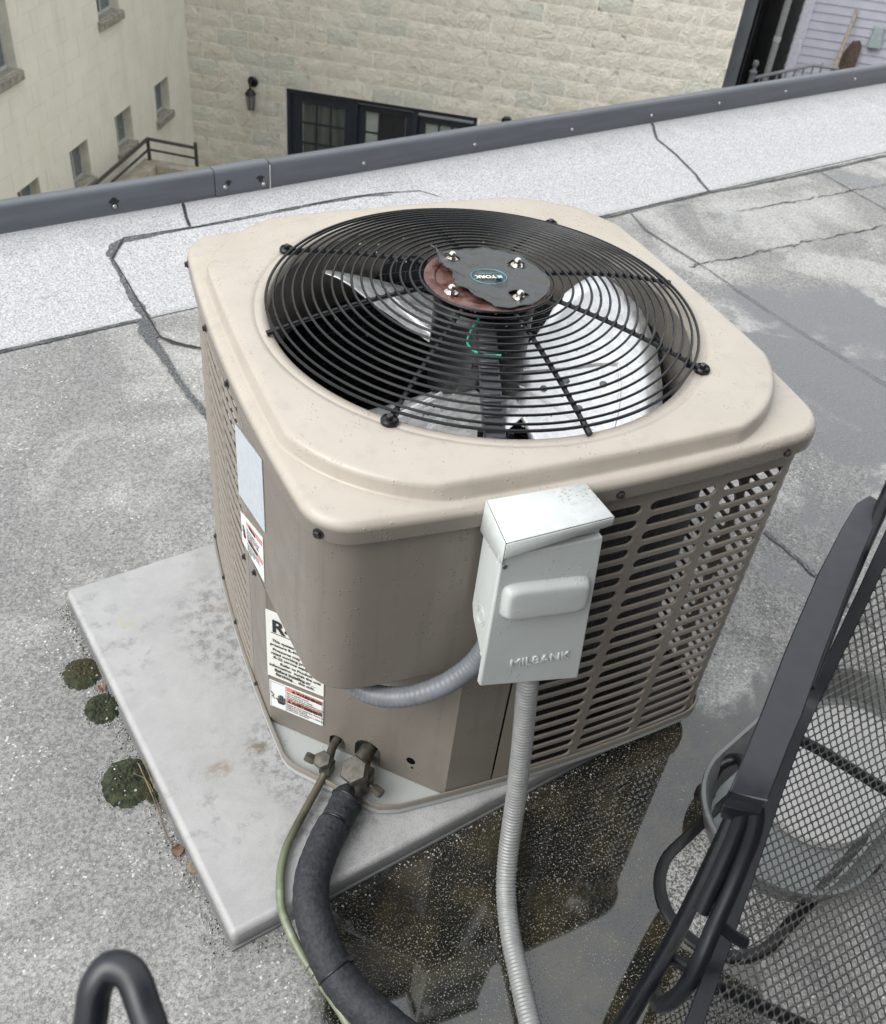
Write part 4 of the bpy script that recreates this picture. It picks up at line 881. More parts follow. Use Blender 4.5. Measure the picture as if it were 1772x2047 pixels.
leaf(-.237, .072, .030, 1.2, 'curled brown dead leaf lying against the left edge of the pad')
leaf(-.215, .03, .034, .1, 'flat grey dead leaf on the roof near the front corner of the pad', 'twig', -.048)
leaf(-.312, .49, .022, 2, 'reddish dead leaf between two moss cushions and the pad')

random.seed(17); m = MB()
def grit(x, y, r):
    a = random.uniform(0, 6.3); vs = [(x + r * cos(a + k * 2.09) * random.uniform(.7, 1.2), y + r * sin(a + k * 2.09) * random.uniform(.7, 1.2), -.0495) for k in range(3)] + [(x + random.uniform(-.3, .3) * r, y, -.0495 + r * random.uniform(.8, 1.5))]
    m.add(vs, [(0, 1, 3), (1, 2, 3), (2, 0, 3)])
for _ in range(900):
    t = random.random(); e_ = random.choice((0, 0, 1)); d_ = abs(random.gauss(0, .016)) + .004
    q = P0 + pe * (.907 * t) - pd * d_ if e_ == 0 else P0 + pd * (pl * t) - pe * d_
    grit(q.x, q.y, random.uniform(.0012, .0034))
for cx_, cy_, cr_ in ((-.344, .545, .043), (-.316, .44, .04), (-.298, .248, .055)):
    for _ in range(120): a_ = random.uniform(0, 6.28); d_ = cr_ + abs(random.gauss(0, .007)) - .002; grit(cx_ + d_ * cos(a_), cy_ + d_ * sin(a_), random.uniform(.001, .0028))
for _ in range(700): grit(random.uniform(-.6, 1.8), random.uniform(-.6, 1.8), random.uniform(.001, .0028))
g = G('mixed_grit'); f = g.noise(230, 1); M['grit'] = g.set(col=g.mix(g.ss(f, .42, .58), (.05, .045, .04), (.55, .54, .50)), rough=.8)
obj('loose_grit', m, M['grit'], smooth=0, kind='stuff', label='loose dark and pale grit scattered on the roof and along the pad edge', cat='grit')
# ------------------------------------------------------------------ patio chair (black, expanded metal)
ch = thing('patio_chair', (.6, -.45, -.05), 'black metal patio chair with flat armrest and open mesh seat and back, right foreground', 'chair')
e = Vector((-.79, -.61, 0)); wv = Vector((.61, -.79, 0)); S0 = Vector((.75, -.275, .38))
prof = [Vector((.75, -.275, .38)) + e * a + Vector((0, 0, z)) for a, z in ((.640, -.06), (.622, -.02), (.585, .008), (.50, .010), (.35, .0), (.20, -.012), (.08, -.014))] + [S0 + Vector(q) for q in ((.012, .006, .004), (.045, .030, .075), (.080, .057, .165), (.118, .088, .27), (.155, .118, .37), (.185, .145, .45))]
pc = bez(prof, 8); L_ = [0]
for a, b in zip(pc, pc[1:]): L_.append(L_[-1] + (b - a).length)
def pat(s_):
    s_ = min(max(s_, 0), L_[-1] - 1e-6); j = 0
    while L_[j + 1] < s_: j += 1
    return pc[j].lerp(pc[j + 1], (s_ - L_[j]) / (L_[j + 1] - L_[j])), (pc[j + 1] - pc[j]).normalized()
# flat side frame
m = MB(); vs = []
for i, q in enumerate(pc):
    a = pc[max(0, i - 1)]; b = pc[min(len(pc) - 1, i + 1)]; T = (b - a).normalized(); nn = wv.cross(T).normalized()
    hw = .0105
    vs += [q - wv * hw + nn * .004, q + wv * hw + nn * .004, q + wv * hw - nn * .004, q - wv * hw - nn * .004]
n = len(pc); m.add(vs, [(4 * i + j, 4 * i + (j + 1) % 4, 4 * i + 4 + (j + 1) % 4, 4 * i + 4 + j) for i in range(n - 1) for j in range(4)] + [(3, 2, 1, 0), tuple(4 * (n - 1) + j for j in range(4))])
bevel(obj('side_frame', m, M['blackmetal'], ch, smooth=40), .001, 1)
ch2 = m
m2 = MB(); m2.v = [tuple(Vector(v) + wv * .52) for v in m.v]; m2.f = m.f; obj('side_frame', m2, M['blackmetal'], ch, smooth=40)
# expanded mesh: staggered lozenges with rounded openings
m = MB(); cw, chh = .0125, .0205; Wd = .52; LT = L_[-1]
tpl = []; 
for k in range(12):
    a = 2 * pi * k / 12; c_, s_ = cos(a), sin(a)
    r_out = 1 / (abs(c_) + abs(s_)); tpl.append((c_, s_, r_out))
rows = int(LT / (chh / 2)); colsn = int(Wd / cw)
for r_ in range(rows):
    s0_ = r_ * chh / 2
    q0, T0_ = pat(s0_); nn0 = wv.cross(T0_).normalized()
    for c_i in range(colsn):
        wc = (c_i + (.5 if r_ % 2 else 0)) * cw + .006
        if wc > Wd - .004: continue
        vo = []; vi = []; vb = []
        for cc_, ss_, ro in tpl:
            ox, oy = cc_ * ro * cw / 2, ss_ * ro * chh / 2
            ix, iy = cc_ * (ro * .36 + .31) * cw / 2, ss_ * (ro * .40 + .30) * chh / 2
            qo = q0 + T0_ * oy + wv * (wc + ox); qi = q0 + T0_ * iy + wv * (wc + ix)
            tilt = nn0 * (.0012 * ss_)
            vo.append(qo); vi.append(qi + tilt); vb.append(qi + tilt - nn0 * .0016)
        m.add(vo + vi + vb, [(i, (i + 1) % 12, 12 + (i + 1) % 12, 12 + i) for i in range(12)] + [(12 + i, 12 + (i + 1) % 12, 24 + (i + 1) % 12, 24 + i) for i in range(12)])
M['meshmetal'] = simple('worn_black_mesh', (.040, .038, .035), .38, var=.35, nscale=18, bump=.2, bscale=500, spec=.7)
obj('expanded_mesh', m, M['meshmetal'], ch, kind='stuff', smooth=50)
# arm: flat bar
def bar(name, cl, wd, th, parent=ch, mat='armmetal', bv=.0015):
    m = MB(); vs = []; n = len(cl)
    for i, (q, wvec, ww) in enumerate(cl):
        q = Vector(q); a = Vector(cl[max(0, i - 1)][0]); b = Vector(cl[min(n - 1, i + 1)][0]); T = (b - a).normalized(); ws = Vector(wvec).normalized(); nn = ws.cross(T).normalized()
        if nn.z < 0: nn = -nn
        vs += [q - ws * ww / 2 + nn * th / 2, q + ws * ww / 2 + nn * th / 2, q + ws * ww / 2 - nn * th / 2, q - ws * ww / 2 - nn * th / 2]
    m.add(vs, [(4 * i + j, 4 * i + (j + 1) % 4, 4 * i + 4 + (j + 1) % 4, 4 * i + 4 + j) for i in range(n - 1) for j in range(4)] + [(3, 2, 1, 0), tuple(4 * (n - 1) + j for j in range(4))])
    return bevel(obj(name, m, M[mat], parent, smooth=40), bv, 1)
def mid(a, b): return ((a[0] + b[0]) / 2, (a[1] + b[1]) / 2)
cl = []
for a, b, z in (((1738, 992), (1776, 1012), .650), ((1712, 1008), (1757, 1030), .650), ((1683, 1056), (1741, 1068), .650), ((1636, 1147), (1701, 1165), .650), ((1571, 1298), (1645, 1312), .650), ((1525, 1418), (1603, 1432), .650), ((1501, 1476), (1578, 1490), .648), ((1476, 1540), (1552, 1556), .640), ((1458, 1583), (1534, 1600), .625), ((1446, 1608), (1521, 1625), .605), ((1441, 1624), (1514, 1640), .580), ((1441, 1632), (1511, 1647), .560)):
    p_ = ray(*a, z); q_ = ray(*b, z); cl.append(((p_ + q_) / 2, q_ - p_, (q_ - p_).length))
bar('armrest', cl, .05, .005)
ctube_ = MB(); ctube_.tube(bez([ray(*q) for q in ((1800, 940, .70), (1766, 1010, .655), (1722, 1110, .636), (1682, 1210, .63), (1650, 1300, .63), (1622, 1375, .63))], 8), [.0135 - .009 * min(1, i / 36) for i in range(41)], 12); obj('arm_stay', ctube_, M['blackmetal'], ch)
# tubes
def ctube(name, pts, r, n=14, mat='blackmetal'): m = MB(); m.tube(bez(pts, 10), r, n); return obj(name, m, M[mat], ch)
LEG_A = [(1412, 1583, -.040), (1440, 1530, .0), (1482, 1520, .03), (1490, 1570, .07), (1455, 1650, .15), (1398, 1775, .26), (1335, 1900, .36), (1240, 2060, .46), (1160, 2190, .52)]
_k = ray(1165, 2190, .475); ctube('rear_leg', [ray(*q) for q in LEG_A[:-1]] + [_k, _k + Vector((-.012, -.02, -.04)), _k + Vector((-.014, -.024, -.30)), _k + Vector((-.014, -.024, -.52))], .0118)
m = MB(); m.lathe([(0, .006), (.012, .006), (.019, .003), (.020, 0), (.020, -.008)], ray(1412, 1583, -.04), 20); obj('glide', m, M['black'], ch)
ctube('arm_support', [ray(*q) for q in ((1500, 1560, .625), (1512, 1640, .585), (1478, 1740, .52), (1430, 1850, .46), (1398, 1925, .42), (1362, 1985, .37), (1322, 2010, .30), (1310, 1990, .2))], .0112)
ctube('brace', [ray(*q) for q in ((1495, 1600, .60), (1462, 1690, .54), (1402, 1822, .46))], .0105, mat='blackmetal')
ctube('cross_bar', [ray(*q) for q in ((1432, 1842, .452), (1462, 1868, .440), (1490, 1885, .43))], .0085)
ctube('cross_bar', [ray(*q) for q in ((1330, 1905, .355), (1372, 1932, .37), (1425, 1962, .385), (1440, 1970, .385))], .0085)
ctube('cross_bar', [ray(*q) for q in ((1560, 1462, .31), (1640, 1500, .30), (1772, 1580, .28), (2000, 1720, .25))], .0100)
ctube('cross_bar', [ray(*q) for q in ((1400, 1960, .33), (1560, 2030, .30), (1750, 2120, .28))], .0100)

# ------------------------------------------------------------------ galvanised bowl under the chair
def oval(m, prof, c0, c1, n=24):
    c0 = Vector((*c0, 0)); c1 = Vector((*c1, 0)); d = (c1 - c0).normalized(); b0 = atan2(d.y, d.x); K = []
    for k in range(n + 1): K.append((c1, b0 - pi / 2 + pi * k / n))
    for k in range(n + 1): K.append((c0, b0 + pi / 2 + pi * k / n))
    N = len(K); vs = [(c.x + r * cos(a), c.y + r * sin(a), z) for r, z in prof for c, a in K]
    m.add(vs, [(j * N + i, j * N + (i + 1) % N, (j + 1) * N + (i + 1) % N, (j + 1) * N + i) for j in range(len(prof) - 1) for i in range(N)])
    return N, len(vs)
def floor_cap(m, NV): m.f.append(tuple(range(len(m.v) - NV[0], len(m.v))))
bw = thing('galvanised_tub', (1.0, -.22, -.05), 'shallow oval galvanised tub with its sky reflection coloured white, on the roof under the mesh chair', 'tub')
o0, o1 = (.868, -.272), (1.16, -.170)
m = MB(); oval(m, [(.135, -.040), (.146, -.012), (.158, .022), (.164, .028), (.171, .027), (.172, .021), (.166, .016), (.158, -.010), (.150, -.045)], o0, o1); obj('wall', m, M['galv'], bw)
m = MB(); NV = oval(m, [(.136, -.040), (.128, -.042)], o0, o1); floor_cap(m, NV); obj('floor', m, M['galv'], bw)
m = MB(); NV = oval(m, [(.118, -.0415), (.114, -.030), (.108, -.029)], (.985, -.231), (1.15, -.173)); floor_cap(m, NV); obj('sky_white_inset', m, M['sky_white'], bw)  # white of this inset stands in for sky reflected in the tub
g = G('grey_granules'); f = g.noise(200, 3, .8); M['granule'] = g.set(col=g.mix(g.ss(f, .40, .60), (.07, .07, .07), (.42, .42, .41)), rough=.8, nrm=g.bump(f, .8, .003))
dk = thing('tub_reflection', (.8, -.31, -.05), 'flat granulated oval with black rim, added as the reflection of the galvanised tub', 'reflection')  # grey oval and black rim added as the tub's reflection on the roof
m = MB(); NV = oval(m, [(.106, -.046), (.103, -.0435)], (.680, -.345), (.96, -.247)); floor_cap(m, NV); obj('reflection_face', m, M['granule'], dk)
m = MB(); oval(m, [(.104, -.046), (.106, -.041), (.114, -.040), (.123, -.042), (.126, -.0455), (.126, -.0495)], (.680, -.345), (.96, -.247)); obj('dark_reflection_rim', m, M['black'], dk)

# out-of-focus tube loop close to the camera (top of another chair)
c2t = thing('tube_chair', ray(250, 2200, .9), 'black tubular chair back loop, blurred at the bottom left close to the camera', 'chair')
m = MB(); m.tube(bez([ray(*q) for q in ((120, 2330, .80), (160, 2150, .86), (180, 2047, .895), (192, 1975, .915), (222, 1935, .925), (262, 1950, .925), (290, 2020, .915), (322, 2120, .90), (380, 2330, .86))], 10), .0118, 16); obj('back_loop', m, M['armmetal'], c2t)

# ------------------------------------------------------------------ buildings across the alley
bt = radians(-32.5); DT = Vector((cos(bt), sin(bt), 0)); NT_ = Vector((-DT.y, DT.x, 0)); BPt = Vector((2.089, 12.366, 0))
def TP(s_, z, d=0): q = BPt + DT * s_ - NT_ * d; return Vector((q.x, q.y, z))          # tan wall plane, d toward us
def LP(s_, z, d=0): q = BPt - NT_ * s_ + DT * d; return Vector((q.x, q.y, z))          # left wall plane, s toward us
g = G('split_face_block'); oi = g.n('ShaderNodeObjectInfo'); rn = oi.outputs['Random']; f = g.noise(9, 6, .65, dist=.5); f2 = g.noise(40, 4, .7)
c = g.mix(g.ss(rn, 0, 1), (.77, .73, .62), (.84, .80, .70)); c = g.mix(g.ss(g.ma('FRACT', g.ma('MULTIPLY', rn, 7.3)), .80, .84), c, (.70, .705, .62))
c = g.mix(g.ss(f, .45, .7, 0, .5), c, (.66, .605, .49)); c = g.mix(g.ss(f2, .5, .75, 0, .35), c, (.56, .50, .39))
M['split'] = g.set(col=c, rough=.9, nrm=g.bump(g.ma('ADD', g.ma('MULTIPLY', f, 2), f2), .9, .02))
M['mortar'] = simple('pale_mortar', (.84, .80, .70), .9, nscale=6, bump=.3, bscale=60)
g = G('cream_painted_block'); f = g.noise(3, 5, .6); st_ = g.noise(1, 4, .6, g.scale(g.pos(), (5, 5, .6)))
c = g.mix(g.ss(f, .35, .7), (.80, .775, .655), (.85, .825, .715)); c = g.mix(g.ss(st_, .5, .75, 0, .4), c, (.64, .62, .52))
M['painted'] = g.set(col=c, rough=.7, nrm=g.bump(g.noise(45, 4, .6), .35, .01))
M['groove'] = simple('painted_joint', (.74, .715, .60), .8, nscale=6)
def cells(s0, s1, z0, z1, ph, pw, zoff, openings, jag=0):
    out = []; r = math.floor((z0 - zoff) / ph); z = zoff + r * ph
    while z < z1 - 1e-6:
        za, zb = z, z + ph; s_ = s0 - (pw / 2 if r % 2 else 0)
        while s_ < s1 - 1e-6:
            a, b = max(s_, s0), min(s_ + pw, s1); segs = [(a, b)]
            for (oa, ob, oz0, oz1) in openings:
                if za < oz1 - 1e-4 and zb > oz0 + 1e-4:
                    ns = []
                    for (x, y) in segs:
                        if ob <= x or oa >= y: ns.append((x, y)); continue
                        if x < oa: ns.append((x, oa))
                        if y > ob: ns.append((ob, y))
                    segs = ns
            for (x, y) in segs:
                if y - x > .03: out.append((x, y, za, zb))
            s_ += pw
        z += ph; r += 1
    return out
def block_mesh(w_, h_, seed, rough, joint):
    import mathutils
    nx, nz = (5, 3) if rough else (1, 1); m = MB(); vs = []
    for j in range(nz + 1):
        for i in range(nx + 1):
            x = -w_ / 2 + joint + (w_ - 2 * joint) * i / nx; z = -h_ / 2 + joint + (h_ - 2 * joint) * j / nz; ed = i in (0, nx) or j in (0, nz)
            d = (.005 + (0 if ed else .008) + (0 if ed else .010 * mathutils.noise.noise((x * 9 + seed * 7, z * 11, seed)))) if rough else .0025
            vs.append((x, d, z))
    m.add(vs, [(j * (nx + 1) + i, j * (nx + 1) + i + 1, (j + 1) * (nx + 1) + i + 1, (j + 1) * (nx + 1) + i) for j in range(nz) for i in range(nx)])
    o = len(vs); per = [i for i in range(nx + 1)] + [(j + 1) * (nx + 1) - 1 for j in range(1, nz + 1)] + [nz * (nx + 1) + i for i in range(nx - 1, -1, -1)] + [j * (nx + 1) for j in range(nz - 1, 0, -1)]
    bk = [(vs[i][0], -.03, vs[i][2]) for i in per]; m.v += bk; k = len(per); m.f += [(per[i], o + i, o + (i + 1) % k, per[(i + 1) % k]) for i in range(k)]
    return m
def blockwall(parent, cl, frame, mat, ph, joint, rough, limit=(None), nearz=None, ang=0):
    cache = {}; rest = MB(); n = 0
    for idx, (a, b, za, zb) in enumerate(cl):
        wd = round(b - a, 3); key = (wd, round(zb - za, 3), random.randrange(6) if rough else 0)
        if key not in cache: mbk = block_mesh(key[0], key[1], key[2], rough, joint); cache[key] = (mbk, mbk.mesh('block', mat, 60))
        c_ = frame((a + b) / 2, (za + zb) / 2); vis = nearz is None or nearz(a, b, za, zb)
        if vis and n < 300:
            o = link('block', cache[key][1], parent); o.location = c_ - Vector(parent.location); o.rotation_euler = (0, 0, ang); n += 1
        else:
            R_ = Matrix.Rotation(ang, 3, 'Z'); rest.add([c_ + R_ @ Vector(v) for v in cache[key][0].v], cache[key][0].f)
    if rest.v: obj('blocks', rest, mat, parent, kind='stuff', smooth=60)
TB = thing('block_building', TP(3.3, -7.5), 'tan split-face concrete block building across the alley, with wide dark window and wall lantern', 'building')
WIN = (1.28, 3.77, -4.66, -2.66)
random.seed(21)
cl = cells(0, 6.62, -4.66, 5.94, .2, .4, -2.66, [WIN])
blockwall(TB, cl, lambda s_, z: TP(s_, z, -.0), M['split'], .2, .0055, True, nearz=lambda a, b, za, zb: za > -4.3 and zb < -.85 + (-(b) * .0) and not (b < 1.6 and zb > -1.6), ang=bt + pi)
m = MB()
for a, b, z0, z1 in ((0.004, 1.28, -7.5, 6), (3.77, 6.616, -7.5, 6), (1.28, 3.77, -2.66, 6), (1.28, 3.77, -7.5, -4.66)): m.add([TP(a, z0, .005), TP(b, z0, .005), TP(b, z1, .005), TP(a, z1, .005)], [(0, 1, 2, 3)])
m.add([TP(6.616, -7.5, .005), TP(6.616, -7.5, -6), TP(6.616, 6, -6), TP(6.616, 6, .005)], [(0, 1, 2, 3)]); m.add([TP(0.004, -7.5, .005), TP(0.004, -7.5, -6), TP(0.004, 6, -6), TP(.004, 6, .005)], [(0, 1, 2, 3)])
m.add([TP(.004, 6, .005), TP(6.616, 6, .005), TP(6.616, 6, -6), TP(.004, 6, -6)], [(0, 1, 2, 3)])
m.add([TP(1.28, -7.5, .005), TP(1.28, -7.5, -.25), TP(1.28, -2.66, -.25), TP(1.28, -2.66, .005)], [(0, 1, 2, 3)]); m.add([TP(3.77, -7.5, .005), TP(3.77, -7.5, -.25), TP(3.77, -2.66, -.25), TP(3.77, -2.66, .005)], [(0, 1, 2, 3)]); m.add([TP(1.28, -2.66, .005), TP(3.77, -2.66, .005), TP(3.77, -2.66, -.25), TP(1.28, -2.66, -.25)], [(0, 1, 2, 3)])
obj('wall', m, M['mortar'], TB, smooth=0)
M['navy'] = simple('navy_window_frame', (.022, .030, .042), .45, spec=.5)
g = G('window_glass'); M['glass'] = g.set(col=(.028, .034, .036), rough=.06, spec=.5, nrm=g.bump(g.noise(3, 2), .05, .01))
g = G('curtained_glass'); M['curtain'] = g.set(col=g.mix(g.ss(g.noise(1, 3, .5, g.scale(g.pos(), (14, 14, 1.5))), .35, .65), (.065, .080, .075), (.105, .12, .11)), rough=.12)
g = G('pale_blind'); M['blind'] = g.set(col=g.mix(g.ss(g.noise(1, 2, .5, g.scale(g.pos(), (2, 2, 9))), .35, .65), (.30, .345, .32), (.38, .42, .39)), rough=.25)
def fbox(a, b, z0, z1, d0, d1): m = MB(); m.obox(TP(a, z0, d0), TP(b, z0, d0) - TP(a, z0, d0), TP(a, z0, d1) - TP(a, z0, d0), (0, 0, z1 - z0)); return m
def window(a, b, z0, z1, dd, panes, fw=.10):
    m = MB()
    for (p, q, r, s_) in ((a, b, z1 - fw * .8, z1), (a, b, z0, z0 + fw), (a, a + fw, z0 + fw, z1 - fw * .8), (b - fw, b, z0 + fw, z1 - fw * .8)): m.v, m.f = m.v, m.f; mm = fbox(p, q, r, s_, dd - .05, dd); m.add(mm.v, mm.f)
    wn = obj('window', m, M['navy'], TB, smooth=0); nx, nz = 3, 6; ia, ib, iz0, iz1 = a + fw, b - fw, z0 + fw, z1 - fw * .8
    for i in range(nx):
        for j in range(nz):
            x0 = ia + (ib - ia) * i / nx; x1 = ia + (ib - ia) * (i + 1) / nx; y1 = iz1 - (iz1 - iz0) * j / nz; y0 = iz1 - (iz1 - iz0) * (j + 1) / nz
            mm = fbox(x0 + .009, x1 - .009, y0 + .009, y1 - .009, dd - .035, dd - .028); obj('pane', mm, M[panes(i, j)], wn, smooth=0)
    m = MB()
    for i in range(1, nx): x0 = ia + (ib - ia) * i / nx; mm = fbox(x0 - .011, x0 + .011, iz0, iz1, dd - .04, dd - .018); m.add(mm.v, mm.f)
    for j in range(1, nz): y0 = iz0 + (iz1 - iz0) * j / nz; mm = fbox(ia, ib, y0 - .011, y0 + .011, dd - .04, dd - .020); m.add(mm.v, mm.f)
    obj('glazing_bar', m, M['navy'], wn, smooth=0)
window(1.33, 2.18, -4.55, -2.72, -.07, lambda i, j: 'curtain', .14)
window(2.21, 2.94, -4.55, -2.75, -.10, lambda i, j: 'blind' if i == 0 else 'glass')
window(3.0, 3.72, -4.55, -2.78, -.10, lambda i, j: 'blind')
m = MB()
for q in ((1.285, 1.33, -4.6, -2.665), (2.18, 2.21, -4.6, -2.70), (2.94, 3.0, -4.6, -2.70), (3.72, 3.765, -4.6, -2.665), (1.33, 3.72, -2.72, -2.665)): mm = fbox(*q, -.11, -.03); m.add(mm.v, mm.f)
obj('window_surround', m, M['navy'], TB, smooth=0)
def lantern(s_, z, label):
    t = thing('wall_lantern', TP(s_, z, .0), label, 'lantern', 'wall lanterns on the block building'); m = MB(); k = 1.15
    m.lathe([(0, .02), (.04 * k, .02), (.06 * k, .0)], TP(s_, z + .02, .035), 12, -NT_); m.tube(bez([TP(s_, z + .02, .05), TP(s_, z + .05, .10), TP(s_, z + .02, .14), TP(s_, z - .04, .14)], 5), .014, 8); obj('bracket', m, M['black'], t)
    m = MB(); m.lathe([(0, -.03), (.03, -.04), (.07, -.09), (.075, -.10), (.06, -.102)], TP(s_, z, .14), 10); m.lathe([(.035, -.275), (.045, -.29), (0, -.30)], TP(s_, z, .14), 10)
    for j in range(6): a = 2 * pi * j / 6; m.tube([TP(s_, z, .14) + Vector((.062 * cos(a), .062 * sin(a), -.10)), TP(s_, z, .14) + Vector((.042 * cos(a), .042 * sin(a), -.28))], .004, 5)
    obj('cage', m, M['black'], t); m = MB(); m.lathe([(.056, -.10), (.038, -.278)], TP(s_, z, .14), 12); obj('glass_shade', m, simple('frosted_shade', (.22, .22, .21), .2), t)
lantern(.855, -2.66, 'black wall lantern on the tan block wall left of the wide dark window')
lantern(4.14, -2.66, 'black wall lantern right of the wide window, only its tip above the coping')
# left building
LB = thing('painted_building', LP(2.5, -7.5), 'cream painted concrete block building on the left with small recessed windows', 'building')
OPN = [(.70, 1.12, -2.9, -2.5), (1.80, 2.22, -2.9, -2.5), (2.90, 3.30, -2.9, -2.5), (3.96, 4.36, -2.9, -2.5), (5.0, 5.4, -2.9, -2.5), (1.80, 2.30, -1.5, -.3), (3.97, 4.60, -1.5, -.3)]
cl = cells(-4, 8.0, -4.5, 5.5, .2, .4, -2.5, OPN)
blockwall(LB, cl, lambda s_, z: LP(s_, z, 0), M['painted'], .2, .0022, False, nearz=lambda a, b, za, zb: -.05 < a < 4.9 and zb < -.9 - (0 if a > 2.3 else .5) * (1 if a < 1.5 else .3) and za > -4.1 + a * .35, ang=bt + pi / 2 + pi)
m = MB()
def lpl(a, b, z0, z1, d=.0): m.add([LP(a, z0, d), LP(b, z0, d), LP(b, z1, d), LP(a, z1, d)], [(0, 1, 2, 3)])
# backing wall with openings left free
zs = [-7.5, -4.1, -2.9, -2.5, -1.5, -.3, 5.6]
for z0, z1 in zip(zs, zs[1:]):
    ops = sorted([(a, b) for a, b, o0, o1 in OPN if o0 <= z0 + 1e-6 and o1 >= z1 - 1e-6]); s_ = -4
    for a, b in ops: lpl(s_, a, z0, z1); s_ = b
    lpl(s_, 8.0, z0, z1)
for a, b, z0, z1 in OPN:
    for q in ((a, a, z0, z1), (b, b, z0, z1)): m.add([LP(a if q[0] == a else b, z0, .006), LP(q[0], z0, -.12), LP(q[0], z1, -.12), LP(q[0], z1, .006)], [(0, 1, 2, 3)])
    m.add([LP(a, z1, .006), LP(b, z1, .006), LP(b, z1, -.12), LP(a, z1, -.12)], [(0, 1, 2, 3)])
m.add([LP(-4, 5.6, 0), LP(8, 5.6, 0), LP(8, 5.6, -8), LP(-4, 5.6, -8)], [(0, 1, 2, 3)])
obj('wall', m, M['groove'], LB, smooth=0)
M['alum'] = simple('grey_window_aluminium', (.50, .51, .50), .4); M['sill'] = simple('weathered_stone_sill', (.30, .28, .23), .85, var=.3, nscale=20, bump=.4, bscale=60)
M['dimglass'] = simple('dark_window_glass', (.035, .042, .045), .08)
M['greyblind'] = simple('grey_window_screen', (.16, .185, .185), .3)
for a, b, z0, z1 in OPN:
    m = MB(); d0, d1 = -.11, -.085; fw = .028
    for p, q, r, s_ in ((a, b, z0, z0 + fw), (a, b, z1 - fw, z1), (a, a + fw, z0 + fw, z1 - fw), (b - fw, b, z0 + fw, z1 - fw), ((a + b) / 2 - .012, (a + b) / 2 + .012, z0 + fw, z1 - fw)): m.obox(LP(p, r, d0), LP(q, r, d0) - LP(p, r, d0), DT * (d1 - d0), (0, 0, s_ - r))
    wn = obj('window', m, M['alum'], LB, smooth=0)
    for i, (p, q) in enumerate(((a + fw, (a + b) / 2 - .012), ((a + b) / 2 + .012, b - fw))):
        m = MB(); m.obox(LP(p, z0 + fw, d0), LP(q, z0 + fw, d0) - LP(p, z0 + fw, d0), DT * .01, (0, 0, z1 - z0 - 2 * fw)); obj('pane', m, M['dimglass'] if i else M['greyblind'], wn, smooth=0)
    m = MB(); m.obox(LP(a - .03, z0 - .09, -.10), LP(b + .03, z0 - .09, -.10) - LP(a - .03, z0 - .09, -.10), DT * .15, (0, 0, .088)); bevel(obj('sill', m, M['sill'], wn, smooth=0), .008, 1)
# terrace wall with a dark rail between the two buildings
tw_ = thing('terrace_wall', LP(2.1, -3.2, .3), 'low L-shaped concrete terrace wall in the corner between the two buildings', 'wall')
M['conc'] = simple('stained_concrete', (.36, .32, .26), .85, var=.25, nscale=8, bump=.3, bscale=50); M['pinkc'] = simple('pale_terrace_coating', (.58, .50, .42), .8, nscale=5)
m = MB(); m.obox(LP(2.05, -3.4, .22), LP(6, -3.4, .22) - LP(2.05, -3.4, .22), DT * .20, (0, 0, .42)); m.obox(LP(2.05, -3.4, .42), LP(2.20, -3.4, .42) - LP(2.05, -3.4, .42), DT * .9, (0, 0, .42)); bevel(obj('coping_stone', m, M['conc'], tw_, smooth=0), .01, 1)
m = MB(); m.add([LP(2.2, -3.25, .42), LP(6, -3.25, .42), LP(6, -3.25, 3), LP(2.2, -3.25, 3)], [(0, 1, 2, 3)]); m.add([LP(2.2, -3.25, .42), LP(2.2, -3.25, 3), LP(2.2, -7.5, 3), LP(2.2, -7.5, .42)], [(0, 1, 2, 3)]); obj('terrace_floor', m, M['pinkc'], tw_, smooth=0)
rl = thing('terrace_rail', LP(2.1, -2.98, .3), 'dark metal two-bar railing on the low terrace wall at the foot of the cream building', 'railing')
M['rail'] = simple('dark_brown_rail', (.045, .04, .037), .5)
for zz, r_ in ((-2.74, .020), (-2.86, .014)):
    m = MB(); m.tube([LP(6, zz, .30), LP(2.08, zz, .30)], r_, 8); obj('rail_bar', m, M['rail'], rl); m = MB(); m.tube([LP(2.08, zz, .30), LP(2.0, zz - .05, .83)], r_, 8); obj('rail_bar', m, M['rail'], rl)
for s_, d in ((2.08, .30), (3.6, .30), (5.2, .3), (2.0, .83)): m = MB(); m.tube([LP(s_, -3.05, d), LP(s_, -2.73, d)], .020, 8); obj('rail_post', m, M['rail'], rl)
# right: lavender sided house, dark flank, drainpipe, gate
def SP(s_, z, d=0): q = BPt + DT * s_ + NT_ * (1.3 - d); return Vector((q.x, q.y, z))
HS = thing('sided_house', SP(8, -7.5), 'lavender grey house with horizontal siding at the far right', 'house')
M['siding'] = simple('lavender_vinyl_siding', (.46, .465, .53), .5, var=.06, nscale=4); M['trim'] = simple('pale_corner_trim', (.54, .54, .60), .5)
bp0 = MB(); Ls = 4.0; bp0.add([(0, 0, 0), (Ls, 0, 0), (Ls, -.014, 0), (0, -.014, 0), (0, -.002, .102), (Ls, -.002, .102)], [(0, 1, 2, 3), (3, 2, 5, 4)]); bme = bp0.mesh('siding_board', M['siding'], 0)
z = -4.0
while z < .4: o = link('siding_board', bme, HS); o.location = SP(7.60, z) - Vector(HS.location); o.rotation_euler = (0, 0, bt); z += .10
m = MB(); m.obox(SP(7.48, -7.5, .0), DT * .12, -NT_ * .03, (0, 0, 7.9)); obj('corner_trim', m, M['trim'], HS, smooth=0)
